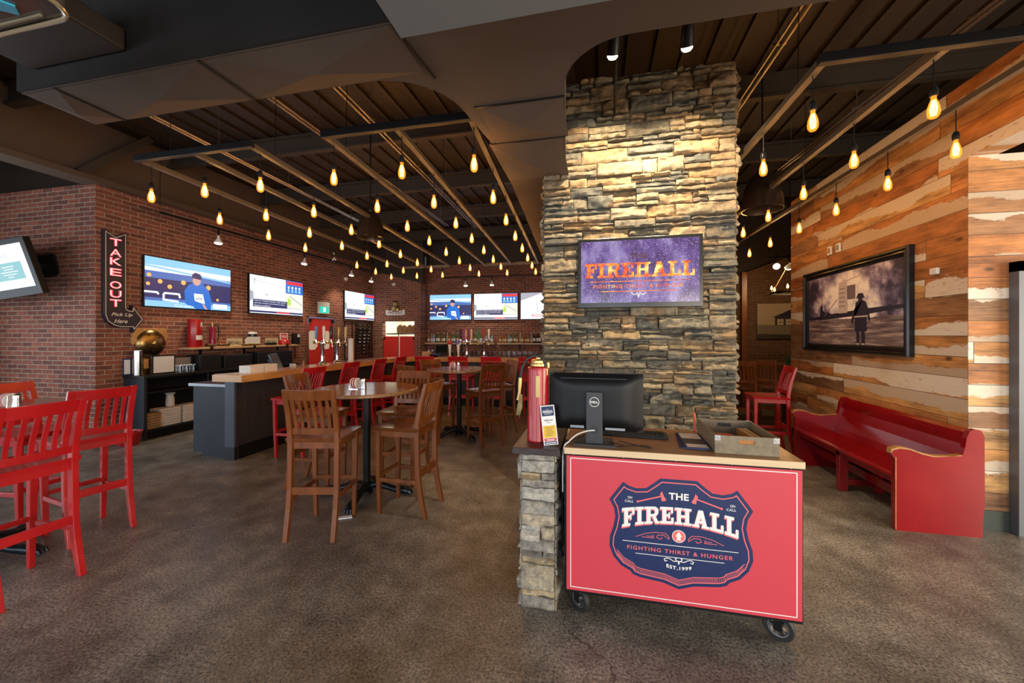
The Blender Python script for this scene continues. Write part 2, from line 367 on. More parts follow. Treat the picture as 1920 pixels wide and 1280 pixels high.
class Face:
    # a flat printed face: P maps (u, v, layer) to 3D
    def __init__(s, mb, P): s.mb = mb; s.P = P; s.l = 1
    def layer(s, l): s.l = l; return s
    k = 0
    def poly(s, pts, m=0):
        s.k = (s.k+1) % 24; l = s.l+s.k*0.03
        ar = sum(pts[i-1][0]*pts[i][1]-pts[i][0]*pts[i-1][1] for i in range(len(pts)))
        if ar < 0: pts = pts[::-1]
        s.mb.add([s.P(a, b, l) for a, b in pts], [tuple(range(len(pts)))], m); return s
    def rect(s, x0, y0, x1, y1, m=0): return s.poly([(x0, y0), (x1, y0), (x1, y1), (x0, y1)], m)
    def disc(s, cx, cy, r, m=0, n=20, ry=None): return s.poly([(cx+r*math.cos(2*math.pi*i/n), cy+(ry or r)*math.sin(2*math.pi*i/n)) for i in range(n)], m)
    def text(s, t, x0, y0, w, h, m=0, warp=None, **k):
        v, f = text2d(t, **k); pts = [(x0+a*w, y0+b*h) for a, b in v]
        if warp: pts = [warp(*p) for p in pts]
        s.k = (s.k+1) % 24
        s.mb.add([s.P(a, b, s.l+s.k*0.03) for a, b in pts], f, m); return s
    def line(s, pts, w, m=0, closed=False):
        n = len(pts); seg = range(n if closed else n-1)
        for i in seg:
            a = Vector(pts[i]); b = Vector(pts[(i+1) % n]); d = (b-a)
            if d.length < 1e-6: continue
            d.normalize(); q = Vector((-d.y, d.x))*w/2; e = d*w*0.3
            s.poly([a-q-e, b-q+e, b+q+e, a+q-e], m)
        return s
SLAB = {  # slab-serif capitals on a unit-high grid: (advance, polygons)
 'F': (0.86, [[(.14,0),(.40,0),(.40,1),(.14,1)], [(0,0),(.54,0),(.54,.15),(0,.15)], [(0,.83),(.82,.83),(.82,1),(0,1)], [(.66,.6),(.82,.6),(.82,1),(.66,1)], [(.3,.42),(.6,.42),(.6,.57),(.3,.57)], [(.52,.32),(.62,.32),(.62,.67),(.52,.67)]]),
 'I': (0.60, [[(.15,0),(.41,0),(.41,1),(.15,1)], [(0,0),(.56,0),(.56,.15),(0,.15)], [(0,.85),(.56,.85),(.56,1),(0,1)]]),
 'E': (0.92, [[(.14,0),(.40,0),(.40,1),(.14,1)], [(0,0),(.84,0),(.84,.16),(0,.16)], [(0,.84),(.82,.84),(.82,1),(0,1)], [(.68,.64),(.82,.64),(.82,1),(.68,1)], [(.7,0),(.86,0),(.86,.38),(.7,.38)], [(.3,.43),(.6,.43),(.6,.57),(.3,.57)], [(.52,.32),(.63,.32),(.63,.68),(.52,.68)]]),
 'H': (1.08, [[(.14,0),(.39,0),(.39,1),(.14,1)], [(.65,0),(.90,0),(.90,1),(.65,1)], [(0,0),(.50,0),(.50,.14),(0,.14)], [(.54,0),(1.04,0),(1.04,.14),(.54,.14)], [(0,.86),(.50,.86),(.50,1),(0,1)], [(.54,.86),(1.04,.86),(1.04,1),(.54,1)], [(.3,.43),(.75,.43),(.75,.58),(.3,.58)]]),
 'L': (0.88, [[(.14,0),(.40,0),(.40,1),(.14,1)], [(0,0),(.80,0),(.80,.17),(0,.17)], [(0,.85),(.56,.85),(.56,1),(0,1)], [(.66,0),(.82,0),(.82,.42),(.66,.42)]]),
 'A': (1.08, [[(.12,.05),(.36,.05),(.66,1),(.38,1)], [(.66,.05),(.93,.05),(.66,1),(.42,1)], [(.28,.25),(.78,.25),(.74,.39),(.32,.39)], [(0,0),(.45,0),(.45,.14),(0,.14)], [(.58,0),(1.05,0),(1.05,.14),(.58,.14)]]),
 'R': (1.0, [[(.14,0),(.40,0),(.40,1),(.14,1)], [(0,0),(.52,0),(.52,.14),(0,.14)], [(0,.86),(.5,.86),(.5,1),(0,1)],
   [(.35,.84),(.60,.84),(.66,.80),(.66,.62),(.60,.57),(.35,.57),(.35,.43),(.68,.43),(.84,.52),(.90,.64),(.90,.80),(.84,.92),(.68,1),(.35,1)], [(.48,.45),(.70,.48),(.86,.14),(.96,.14),(.96,0),(.70,0)]]),
}
def slab(face, word, x0, y0, w, h, m=0, warp=None):
    tot = sum(SLAB[c][0] for c in word)-0.04; x = 0
    for c in word:
        for pl in SLAB[c][1]:
            pts = [(x0+(x+a)/tot*w, y0+b*h) for a, b in pl]
            if warp: pts = [warp(*p) for p in pts]
            face.poly(pts, m)
        x += SLAB[c][0]

# ------------------------------------------------------------------ shell
def S(name, mb, mat, bevel=0): return mb.build(name, mat, kind='structure', bevel=bevel)
S('floor', B(-10, -4, -0.1, 6.5, 14.5, 0), m_floor)
S('wall_left', B(-7.3, 4.195, 0, -7.1, 11.35, 3.80), m_brick_y)
S('wall_front_left', B(-10, 4.19, 0, -7.101, 4.35, 3.80), m_brick_x)
S('wall_front_left_upper', B(-10, 4.4, 3.7, -7.3, 4.5, 4.8), m_deck)
mb = MB(); mb.box(-7.3, 11.3, 0, -6.77, 11.5, 3.8); mb.box(-5.655, 11.3, 0, -5.45, 11.8, 3.8); mb.box(-6.77, 11.3, 2.04, -5.655, 11.5, 3.8)
S('wall_kitchen', mb, m_brick_x)
S('wall_back', B(-5.45, 11.8, 0, 2.0, 12.0, 3.86), m_brick_x)
S('wall_divider', B(1.95, 6.6, 0, 2.05, 12, 4.7), m_soffit)
S('wall_right', MB().box(3.0, 3.985, 0, 3.2, 7.03, 3.72).box(3.0, -3.9, 3.083, 3.2, 3.985, 3.72), m_plank_y)
S('wall_right_return', B(3.001, 3.98, 0, 6.3, 4.1, 3.083), m_plank_x)
S('wall_street', B(-10, -4.1, 0, 6.5, -4, 4.8), m_soffit)
S('wall_far_left', B(-10, -4, 0, -9.9, 4.19, 4.8), m_soffit)
S('wall_entrance', B(6.3, -4, 0, 6.5, 14, 4.8), m_soffit)
mb = MB(); mb.prism([(2.0, 0), (6.3, 0), (6.3, 3.9), (4.48, 3.48), (3.35, 3.07), (2.0, 2.9)], 10.5, 10.6)
S('wall_dining', mb, m_brick_dim)
S('wall_dining_upper', B(2.0, 10.62, 2.8, 6.3, 10.75, 4.8), m_deck)
# ceiling: ribbed metal deck
mb = MB(); mb.box(-10, -4, 4.74, 6.5, 14.5, 4.85)
x = -9.9
while x < 6.4: mb.box(x, -4, 4.705, x+0.05, 14.5, 4.74); x += 0.3
S('ceiling', mb, m_deck)
mb = MB()
for y in (3.35, 5.2, 7.05, 8.9, 10.75):
    mb.box(-7.1, y-0.05, 4.42, 6.3, y+0.05, 4.45); mb.box(-7.1, y-0.01, 4.45, 6.3, y+0.01, 4.66); mb.box(-7.1, y-0.05, 4.66, 6.3, y+0.05, 4.70)
S('trim_1', mb, m_steel_dk)
# brown bulkhead over the left brick wall with its ledge, running on towards the street
mb = MB(); mb.box(-7.3, -4, 3.86, -7.12, 11.8, 4.7); mb.box(-7.3, -4, 3.78, -6.98, 11.3, 3.86)
S('wall_left_bulkhead', mb, m_bulk)
S('trim_2', MB().prism([(-7.1, 3.67), (-5.3, 3.2), (-5.3, 4.7), (-7.1, 4.7)], 11.18, 11.299), m_deck)
S('wall_back_bulkhead', B(-5.45, 11.72, 3.86, 2, 11.9, 4.7), m_deck)
# raking brace against the bulkhead
S('trim_3', MB().bar((-7.05, 3.98, 3.86), (-6.9, 4.75, 4.68), 0.1, 0.1), m_steel_dk)
# dropped drywall soffit: one band across the room, one running back over the fireplace, rounded inner corners
def arc(cx, cy, r, a0, a1, n=8): return [(cx+r*math.cos(R(a0+(a1-a0)*i/n)), cy+r*math.sin(R(a0+(a1-a0)*i/n))) for i in range(n+1)]
poly = [(-3.5, 1.7), (-3.5, 2.07)] + arc(-1.32, 2.51, 0.44, -90, -10, 8) + [(-0.80, 3.04), (-0.92, 5.2), (-1.05, 7.3), (-1.15, 9.4), (-0.15, 9.4), (-0.3, 3.71), (-0.20, 2.42)] + arc(0.16, 2.38, 0.36, 180, 270, 8) + [(6.3, 2.0), (6.3, 1.7)]
S('ceiling_soffit', MB().prism(poly, 3.1, 4.7, 'xy'), m_soffit)
S('soffit_shade_board', B(-3.5, 1.68, 3.104, 6.2, 1.699, 4.7), M('painted_void_shade', (0.012, 0.009, 0.008), 0.9))  # added board, coloured near black so the daylit soffit face reads as dark void
# sagging creased panels under the soffit bands, with dark seams
mb = MB()
for (a0, a1, b0, b1) in ((-3.49, -3.22, 1.71, 2.06), (-3.22, -2.13, 1.71, 2.06), (-2.13, -0.97, 1.71, 2.06), (-0.84, -0.27, 2.95, 3.68), (-0.78, -0.22, 2.45, 2.95)):
    cxm, cym = (a0+a1)/2, (b0+b1)/2
    mb.add([(a0, b0, 3.098), (a1, b0, 3.098), (a1, b1, 3.098), (a0, b1, 3.098), (cxm, cym, 3.055)], [(0, 4, 1), (1, 4, 2), (2, 4, 3), (3, 4, 0)])
S('ceiling_soffit_panels', mb, m_soffit)
mb = MB()
for a_, b_ in (((-3.22, 1.70, 3.096), (-3.22, 2.07, 3.096)), ((-2.13, 1.70, 3.096), (-2.13, 2.07, 3.096)), ((-0.97, 1.70, 3.096), (-0.93, 2.12, 3.096)), ((-0.80, 2.45, 3.096), (-0.21, 2.45, 3.096)), ((-0.82, 2.95, 3.096), (-0.24, 2.95, 3.096))): mb.bar(a_, b_, 0.012, 0.008)
S('trim_7', mb, m_black)
S('ceiling_soffit_left', MB().prism([(-7.1, -4), (-3.5, 0.2), (-3.5, 1.7), (-3.52, 1.75), (-3.6, 1.85), (-7.1, 1.0)], 3.55, 4.7, 'xy'), m_soffit)
S('ceiling_panel', B(-0.844, -3.9, 2.9, 6.2, 1.56, 3.06), m_grey_panel)
# return-air duct hanging by the band
t = T('air_duct', 'dark flat air duct box hanging under the ceiling at upper left', 'duct', (-2.98, 1.48, 3.20))
B(-0.36, -0.16, 0, 0.38, 0.19, 0.12).build('duct_body', m_deck, t, bevel=0.01)
MB().tube([(-0.25, -0.1, 0.12), (-0.25, -0.1, 1.542)], 0.006).build('hanger_rod', m_black, t)
MB().tube([(0.25, -0.1, 0.12), (0.25, -0.1, 1.542)], 0.006).build('hanger_rod', m_black, t)
# baseboards and skirtings
S('baseboard_right', B(3.002, 3.965, 0, 3.27, 3.98, 0.16), m_basebd)
S('baseboard_wall_right', B(2.985, 3.99, 0, 3.0, 7.03, 0.14), m_basebd)
S('baseboard_front_left', B(-9.9, 4.175, 0, -7.1, 4.19, 0.12), m_basebd)
# entrance door at the right edge
S('door_2', MB().box(3.27, 3.9, 0, 3.35, 4.0, 2.19).box(3.27, 3.9, 2.11, 4.4, 4.0, 2.19).box(3.35, 3.93, 0, 4.4, 3.97, 2.11, m=1), [m_doorgrey, m_doordark])
# kitchen behind the pass
S('wall_kitchen_room', MB().box(-7.3, 13.2, 0, -5.46, 13.3, 3).box(-7.3, 11.5, 2.6, -5.46, 13.2, 2.7).box(-7.3, 11.5, 0, -7.2, 13.2, 2.6).box(-5.56, 11.82, 0, -5.46, 13.2, 2.6), m_kitchen)
light('kitchen_light', 'AREA', (-6.2, 12.4, 2.55), 28, (1, 0.95, 0.8), size=0.8)

# ------------------------------------------------------------------ ledge-stone masonry
def stones(mb, cols, W, z0, z1, P, seed, res=0.022, D=0.055, tones=None):
    rnd = random.Random(seed); tones = tones or [(0.20, 0.155, 0.10), (0.13, 0.115, 0.085), (0.23, 0.16, 0.09), (0.10, 0.092, 0.075), (0.175, 0.125, 0.07), (0.21, 0.175, 0.12), (0.08, 0.08, 0.07)]
    def stone(u0, u1, a, b):
        g = 0.0035; u0 += g; u1 -= g; a += g; b -= g
        nu = max(3, int((u1-u0)/res)); nv = max(3, int((b-a)/res*1.15))
        dep = D*0.35 + rnd.random()*D*0.9; tilt = (rnd.random()-0.65)*0.05; s0 = rnd.random()*50
        cut = rnd.random(); lip = rnd.choice([0, 0.016, 0.024, 0.032]); cy = rnd.uniform(0.4, 0.75)
        c = rnd.choice(tones); k = rnd.uniform(0.75, 1.2); col = (c[0]*k, c[1]*k, c[2]*k)
        vs = []
        for j in range(nv+1):
            for i in range(nu+1):
                fu, fv = i/nu, j/nv; u = u0+(u1-u0)*fu; v = a+(b-a)*fv
                e = min(min(fu, 1-fu)*(u1-u0), min(fv, 1-fv)*(b-a)); ed = min(1, e/0.012)
                n = mnoise.fractal(Vector((u*9+s0, v*17, s0)), 1.0, 2.0, 3)
                ln = mnoise.noise(Vector((u*7+s0, s0, 0.5)))
                st = lip if fv > cy + 0.28*ln else 0
                d = dep + n*0.024 + tilt*(fv-0.5) - st - (1-ed)*0.014
                jx = mnoise.noise(Vector((v*30, s0, 1)))*0.004 if i in (0, nu) else 0
                jz = mnoise.noise(Vector((u*22, s0, 2)))*0.005 if j in (0, nv) else 0
                vs.append(P(u+jx, v+jz, max(0.006, d)))
        fs = [(j*(nu+1)+i, j*(nu+1)+i+1, (j+1)*(nu+1)+i+1, (j+1)*(nu+1)+i) for j in range(nv) for i in range(nu)]
        rim = [i for i in range(nu+1)] + [j*(nu+1)+nu for j in range(1, nv+1)] + [nv*(nu+1)+i for i in range(nu-1, -1, -1)] + [j*(nu+1) for j in range(nv-1, 0, -1)]
        base = len(vs); inv = []
        for q in rim:
            j, i = divmod(q, nu+1); inv.append(P(u0+(u1-u0)*i/nu, a+(b-a)*j/nv, -0.01))
        vs += inv; n = len(rim)
        fs += [(rim[(k2+1) % n], rim[k2], base+k2, base+(k2+1) % n) for k2 in range(n)]
        mb.add(vs, fs, 0, True); cols.extend([col]*len(vs))
    z = z0
    while z < z1-0.02:
        h = rnd.uniform(0.075, 0.15) if z1-z > 0.2 else z1-z
        if z1-z-h < 0.05: h = z1-z
        u = 0
        while u < W-0.005:
            l = rnd.uniform(0.12, 0.42)
            if W-u-l < 0.1: l = W-u
            l = min(l, W-u)
            r = rnd.random()
            if r < 0.35 or h < 0.08: stone(u, u+l, z, z+h)
            elif r < 0.8: s_ = h*rnd.uniform(0.35, 0.65); stone(u, u+l, z, z+s_); stone(u, u+l, z+s_, z+h)
            else:
                s_ = h*rnd.uniform(0.4, 0.6); q = l*rnd.uniform(0.35, 0.65); stone(u, u+l, z, z+s_); stone(u, u+q, z+s_, z+h); stone(u+q, u+l, z+s_, z+h)
            u += l
        z += h
def masonry(name, X0, X1, Y0, Y1, z0, z1, sides, seed, res, label, cat, D=0.055, tones=None):
    mb = MB(); cols = []
    if 'f' in sides: stones(mb, cols, X1-X0, z0, z1, lambda u, v, d: (X0+u, Y0-d, v), seed, res, D, tones)
    if 'r' in sides: stones(mb, cols, Y1-Y0, z0, z1, lambda u, v, d: (X1+d, Y0+u, v), seed+1, res*1.8, D*.7, tones)
    if 'l' in sides: stones(mb, cols, Y1-Y0, z0, z1, lambda u, v, d: (X0-d, Y1-u, v), seed+2, res*1.8, D*.7, tones)
    n0 = len(cols); mb.box(X0, Y0, z0, X1, Y1, z1); cols.extend([(0.06, 0.05, 0.045)]*8)
    o = mb.build(name, m_stone)
    at = o.data.color_attributes.new('stone_colour', 'FLOAT_COLOR', 'POINT')
    at.data.foreach_set('color', [q for c in cols for q in (*c, 1)])
    o['kind'] = 'structure'
    return o
masonry('wall_fireplace', -0.505, 1.155, 3.70, 4.5, 0, 3.965, 'flr', 11, 0.015, '', '')
stub = masonry('wall_stub', -0.445, -0.245, 2.26, 3.62, 0, 0.915, 'flr', 5, 0.016, '', '', 0.03, [(0.42, 0.36, 0.27), (0.30, 0.28, 0.25), (0.40, 0.38, 0.34), (0.44, 0.35, 0.22), (0.27, 0.25, 0.22)])
S('trim_4', B(-0.485, 2.19, 0.916, -0.212, 3.68, 0.955), m_cap, bevel=0.004)
S('trim_5', B(3.13, 9.6, 0, 3.23, 9.72, 3.0), m_brown)   # timber post in the rear dining room

# ------------------------------------------------------------------ conduits and lamp tracks
def conduit(x, y0, y1, z, label, pair=True, x2=None):
    mb = MB(); x2 = x if x2 is None else x2
    for k in ((-0.03, 0.03) if pair else (0,)): mb.tube([(x+k, y0, z), (x2+k, y1, z)], 0.014, 6)
    y = y0+0.5
    while y < y1: mb.box(x+(x2-x)*(y-y0)/(y1-y0)-0.06, y-0.015, z+0.012, x+(x2-x)*(y-y0)/(y1-y0)+0.06, y+0.015, z+0.03); xc = x+(x2-x)*(y-y0)/(y1-y0); mb.tube([(xc, y, z+0.02), (xc, y, 4.742)], 0.004, 5); y += 1.3
    tag(mb.build('conduit_run', m_conduit), label, 'conduit')
conduit(-5.08, 2.6, 8.4, 4.17, 'twin galvanised conduit under the deck nearest the brick bar wall', x2=-5.3)
conduit(-3.46, 2.5, 8.6, 4.17, 'twin galvanised conduit passing above the left light frame\'s inner rail')
conduit(-2.6, 2.4, 8.9, 4.17, 'twin galvanised conduit passing above the middle light frame', x2=-2.85)
conduit(1.62, 2.1, 5.4, 4.17, 'bright twin conduit running down to the right edge of the stone fireplace', x2=1.52)
conduit(3.15, 2.1, 6.8, 4.17, 'twin conduit above the right light frame near the plank wall', x2=2.75)

# ------------------------------------------------------------------ bulb frames
ROWY = [2.92+0.75*k for k in range(8)]
def bulb_frame(name, label, xs, y0, y1, z, drift):
    t = T(name, label, 'light frame', (0, 0, 0)); dx = drift
    r = 0.022
    def X(x, y): return x+dx*(y-y0)
    for x in xs: MB().bar((X(x, y0), y0+r, z), (X(x, y1), y1, z), 0.045, 0.045).build('side_rail', m_frame_bar, t, bevel=0.003)
    for y in (y0, y1): MB().bar((X(xs[0], y)-0.03, y, z), (X(xs[-1], y)+0.03, y, z), 0.045, 0.06).build('cross_rail', m_black if y == y0 else m_frame_bar, t, bevel=0.003)
    for x in (xs[0], xs[-1]):
        for y in (y0+0.3, (y0+y1)/2, y1-0.3): MB().tube([(X(x, y), y, z+0.02), (X(x, y)+0.01, y, z+0.7), (X(x, y), y, 4.742)], 0.003, 5).build('hanging_cable', m_black, t)
    return t
ZF = 3.25
bulb_frame('bulb_frame', 'dark square-tube light frame hung above the bar, nearest the brick wall', [-4.21, -3.57, -2.95], 2.80, 8.75, ZF, -0.085)
bulb_frame('bulb_frame', 'dark square-tube light frame hung in the middle, beside the stone fireplace', [-2.20, -1.565, -0.945], 2.80, 8.75, ZF, -0.066)
bulb_frame('bulb_frame', 'dark square-tube light frame hung along the reclaimed plank wall', [1.32, 1.94, 2.55], 2.68, 8.2, ZF, -0.028)
def make_bulb():
    t = T('filament_bulb', '', 'light bulb')
    MB().tube([(0, 0, 0.06), (0, 0, 0.245)], 0.0035, 6).build('cord', m_black, t)
    MB().lathe([(0.0, 0.075), (0.012, 0.072), (0.020, 0.055), (0.022, 0.035), (0.019, 0.012), (0, 0.012)], 12).build('socket', m_blackg, t)
    MB().lathe([(0.012, 0.014), (0.013, -0.006), (0.020, -0.026), (0.027, -0.050), (0.030, -0.078), (0.028, -0.100), (0.018, -0.116), (0, -0.121)], 14).build('bulb_glass', m_amber, t)
    mb = MB()
    for k in range(6):
        q = k*math.pi/3
        mb.tube([(0.006*math.cos(q), 0.006*math.sin(q), -0.012), (0.016*math.cos(q), 0.016*math.sin(q), -0.06), (0.010*math.cos(q), 0.010*math.sin(q), -0.100)], 0.0042, 5)
    mb.build('filament', m_filament, t)
    d = bpy.data.lights.new('bulb_light', 'POINT'); d.energy = 4.6; d.color = WARM; d.shadow_soft_size = 0.03
    l = bpy.data.objects.new('bulb_light', d); COL.objects.link(l); l.parent = t; l.location = (0, 0, -0.05)
    return t
bulb0 = make_bulb(); first = True
ROWN = ['leftmost', 'second', 'third', 'fourth', 'fifth', 'sixth']
for ci, x0 in enumerate([-4.21, -3.57, -2.95, -2.20, -1.565, -0.945]):
    for k in range(8):
        dr = -0.085 if ci < 3 else -0.066
        x = x0 + dr*(ROWY[k]-2.8); z = 3.0
        lab = 'filament bulb, %s from the front in the %s row left of the fireplace' % (ORD[k], ROWN[ci])
        if ci == 0 and k == 4:   # the one that is out
            un = T('unlit_bulb', 'dead clear bulb hanging unlit among the glowing ones near the brick wall', 'light bulb', (x, ROWY[k], z))
            MB().tube([(0, 0, 0.06), (0, 0, 0.245)], 0.0035, 6).build('cord', m_black, un)
            MB().lathe([(0.0, 0.075), (0.012, 0.072), (0.020, 0.055), (0.022, 0.035), (0.019, 0.012), (0, 0.012)], 12).build('socket', m_blackg, un)
            MB().lathe([(0.012, 0.014), (0.013, -0.006), (0.020, -0.026), (0.027, -0.050), (0.030, -0.078), (0.028, -0.100), (0.018, -0.116), (0, -0.121)], 14).build('bulb_glass', m_glass, un)
            continue
        if first: b = bulb0; b.location = (x, ROWY[k], z); b['label'] = lab; b['group'] = 'filament bulbs over the bar room'; first = False
        else: dup(bulb0, (x, ROWY[k], z), 0, lab, 'filament bulbs over the bar room')
RR = {0: [2.80, 3.50, 4.85, 5.55], 1: [2.79, 3.49, 4.20, 4.93, 5.65, 6.4, 7.1], 2: [2.80, 3.45, 4.10, 4.83, 5.57, 6.36, 7.10]}
RN = ['first row right of the fireplace', 'second row right of the fireplace', 'row along the plank wall']
for ci, x0 in enumerate([1.32, 1.94, 2.55]):
    for k, y in enumerate(RR[ci]):
        dup(bulb0, (x0-0.028*(y-2.68), y, 3.0), 0, 'filament bulb, %s from the front, %s' % (ORD[k], RN[ci]), 'filament bulbs along the plank wall')

# ------------------------------------------------------------------ dome pendants
def dome(loc, label, s=1.0):
    t = T('dome_pendant', label, 'pendant lamp', loc)
    H0, r = 0.37*s, 0.185*s
    MB().lathe([(0.02, H0), (0.05, H0*0.99), (r*.62, H0*.86), (r*.86, H0*.6), (r*.97, H0*.3), (r, 0), (r*.97, 0.0), (r*.9, H0*.3), (r*.8, H0*.58), (r*.55, H0*.82), (0.02, H0*.93)], 28).build('lamp_shade', m_shade, t)
    MB().lathe([(0.0, H0+.05), (0.018, H0+.05), (0.024, H0+.02), (0.02, H0-.01), (0, H0-.01)], 12).build('cap', m_inox, t)
    MB().tube([(0, 0, H0+.04), (0, 0, 4.742-loc[2])], 0.009, 8).build('rod', m_black, t)
    MB().lathe([(0, H0*.5), (0.03, H0*.45), (0.04, H0*.32), (0, H0*.22)], 12).build('lamp', m_white, t)
dome((-3.17, 4.98, 2.98), 'dark bronze dome pendant hanging among the bulbs over the bar room')
dome((1.86, 5.05, 3.05), 'dark dome pendant half hidden at the right edge of the stone fireplace', 1.15)
# smoked acrylic fixture at the top left corner
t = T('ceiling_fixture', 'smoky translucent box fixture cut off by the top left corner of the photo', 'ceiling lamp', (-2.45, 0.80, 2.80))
rr_ = [(-.53, -.28), (-.53, .28)] + arc(.45, .20, .08, 90, 0, 6) + arc(.45, -.20, .08, 0, -90, 6)
m_acr = M('smoky_acrylic', (0.075, 0.06, 0.05), 0.12, coat=0.5)
MB().prism(rr_, 0.012, 0.20, 'xy').build('housing', m_acr, t, bevel=0.012)
MB().tube([(a_, b_, 0.004) for a_, b_ in rr_[1:]], 0.008, 8).build('edge_rim', M('pale_acrylic_edge', (0.34, 0.26, 0.16), 0.15, 0.3), t)
B(-.53, .245, .001, .40, .252, .011).build('inner_lip', M('pale_acrylic_lip', (0.22, 0.18, 0.12), 0.2), t)
MB().prism([(.24, .02), (.36, .20), (.32, .23), (.15, .10), (.15, .02)], 0.004, 0.011, 'xy').build('sky_reflection_patch', M('painted_sky_reflection', (0.05, 0.38, 0.55), 0.1, coat=0.5), t)  # cyan sky reflection on the housing, painted as an added flat patch
for x_ in (-.4, .3): MB().tube([(x_, 0, .2), (x_, 0, 1.942)], .006).build('hanger_rod', m_black, t)

# ------------------------------------------------------------------ spot lamps
def spot_lamp(loc, aim, label, energy, ang=70, top=None):
    t = T('spot_lamp', label, 'spot lamp', loc)
    d = (Vector(aim)-Vector(loc)).normalized(); q = Vector((0, 0, -1)).rotation_difference(d).to_matrix()
    MB().lathe([(0, 0.13), (0.03, 0.13), (0.04, 0.10), (0.045, 0.0), (0.04, 0.0), (0.035, 0.02)], 16, T=q).build('lamp_head', m_black, t)
    MB().lathe([(0.038, 0.0), (0.036, -0.014), (0.022, -0.028), (0, -0.032)], 16, T=q).build('lens', m_spot, t)
    MB().tube([tuple(q @ Vector((0, 0, 0.12))), (0, 0, 0.16), (0, 0, (top or 0.6))], 0.008).build('stem', m_black, t)
    l = light('spot_beam', 'SPOT', tuple(d*0.05), energy, (1.0, 0.79, 0.50), t, spot_size=R(ang), spot_blend=0.7, shadow_soft_size=0.03)
    l.rotation_euler = d.to_track_quat('-Z', 'Y').to_euler()
    return t
spot_lamp((0.10, 2.90, 3.62), (0.0, 3.75, 2.65), 'black spotlight aimed at the stone, the left one of the two', 160, 100, 1.13)
spot_lamp((0.60, 2.90, 3.60), (0.72, 3.75, 2.6), 'black spotlight aimed at the stone, the right one of the two', 160, 100, 1.13)
tag(MB().tube([(0.145, 2.95, 4.742), (0.142, 3.1, 3.9), (0.142, 3.66, 3.62)], 0.012).build('support_rod', m_black), 'thin steel rod bracing into the top of the stone fireplace', 'rod')

def track(a, b, label):
    mb = MB(); mb.bar(a, b, 0.03, 0.03)
    mb.tube([a, (a[0], a[1], 4.742)], 0.005); mb.tube([b, (b[0], b[1], 4.742)], 0.005)
    tag(mb.build('light_track', m_black), label, 'light track')
track((-6.62, 4.7, 3.50), (-6.62, 10.9, 3.50), 'black lamp track running along the brick wall above the televisions')
track((-4.7, 11.2, 3.36), (-1.2, 11.2, 3.36), 'black lamp track above the back bar televisions')
def par(loc, aim, label, energy, on=True):
    t = T('reflector_lamp', label, 'track lamp', loc)
    d = (Vector(aim)-Vector(loc)).normalized(); q = Vector((0, 0, -1)).rotation_difference(d).to_matrix()
    MB().lathe([(0, 0.13), (0.018, 0.13), (0.02, 0.08), (0.035, 0.06), (0.058, 0.015), (0.06, 0.0)], 16, T=q).build('reflector', m_white, t)
    MB().lathe([(0.060, 0.004), (0.056, -0.016), (0.035, -0.028), (0, -0.032)], 16, T=q).build('lens', m_par if on else m_white, t)
    MB().tube([tuple(q @ Vector((0, 0, 0.12))), (0, 0, 0.2), (0, 0, 0.26)], 0.014).build('stem', m_black, t)
    if on:
        l = light('lamp_beam', 'SPOT', tuple(d*0.05), energy, (1, 0.85, 0.6), t, spot_size=R(110), spot_blend=0.8, shadow_soft_size=0.05)
        l.rotation_euler = d.to_track_quat('-Z', 'Y').to_euler()
par((-6.6, 5.63, 3.24), (-6.9, 5.8, 1), 'lit white reflector lamp above the first bar television', 75)
par((-6.6, 7.70, 3.24), (-6.9, 7.7, 1), 'lit white reflector lamp right of the second bar television\'s middle', 75)
par((-6.6, 9.45, 3.24), (-6.9, 9.6, 1), 'small white reflector lamp on the wall track above the exit sign', 35)
par((-6.6, 10.4, 3.20), (-6.9, 10.4, 1), 'small white reflector lamp on the wall track above the third television', 35)
par((-3.92, 11.2, 3.10), (-3.9, 11.6, 1), 'lit reflector lamp between the first two back bar televisions', 30)
par((-3.10, 11.2, 3.10), (-3.1, 11.6, 1), 'lit reflector lamp above the second back bar television', 30)
for i, (p, lb) in enumerate([((-7.06, 9.85, 3.2), 'white dome camera on the brick wall left of the third television'), ((-6.34, 11.26, 3.2), 'white dome camera high above the kitchen pass')]):
    tag(MB().lathe([(0, 0.05), (0.05, 0.045), (0.06, 0.0), (0.045, -0.035), (0, -0.05)], 14).build('dome_camera', m_white, None, p), lb, 'camera')

# ------------------------------------------------------------------ televisions
e_white = E('screen_white', (0.90, 0.95, 1.0), 1.0); e_sky = E('screen_pale_blue', (0.30, 0.62, 0.92), 0.9); e_mid = E('screen_blue', (0.09, 0.19, 0.55), 0.8)
e_navy = E('screen_navy', (0.035, 0.035, 0.14), 0.8); e_blue = E('screen_jersey_blue', (0.02, 0.16, 0.62), 0.9); e_orange = E('screen_orange', (1.0, 0.42, 0.12), 1.1)
e_skin = E('screen_skin', (0.75, 0.42, 0.35), 0.8); e_dark = E('screen_dark', (0.03, 0.03, 0.05), 0.5); e_grey = E('screen_grey', (0.45, 0.47, 0.55), 0.8)
e_red = E('screen_red', (0.8, 0.04, 0.06), 0.9); e_green = E('screen_green', (0.5, 0.72, 0.12), 0.9); e_teal = E('screen_teal', (0.12, 0.40, 0.42), 0.8); e_pale = E('screen_cream', (0.9, 0.86, 0.72), 0.9)
SCR = [m_blackg, e_white, e_sky, e_mid, e_navy, e_blue, e_orange, e_skin, e_dark, e_grey, e_red, e_green, e_teal, e_pale]
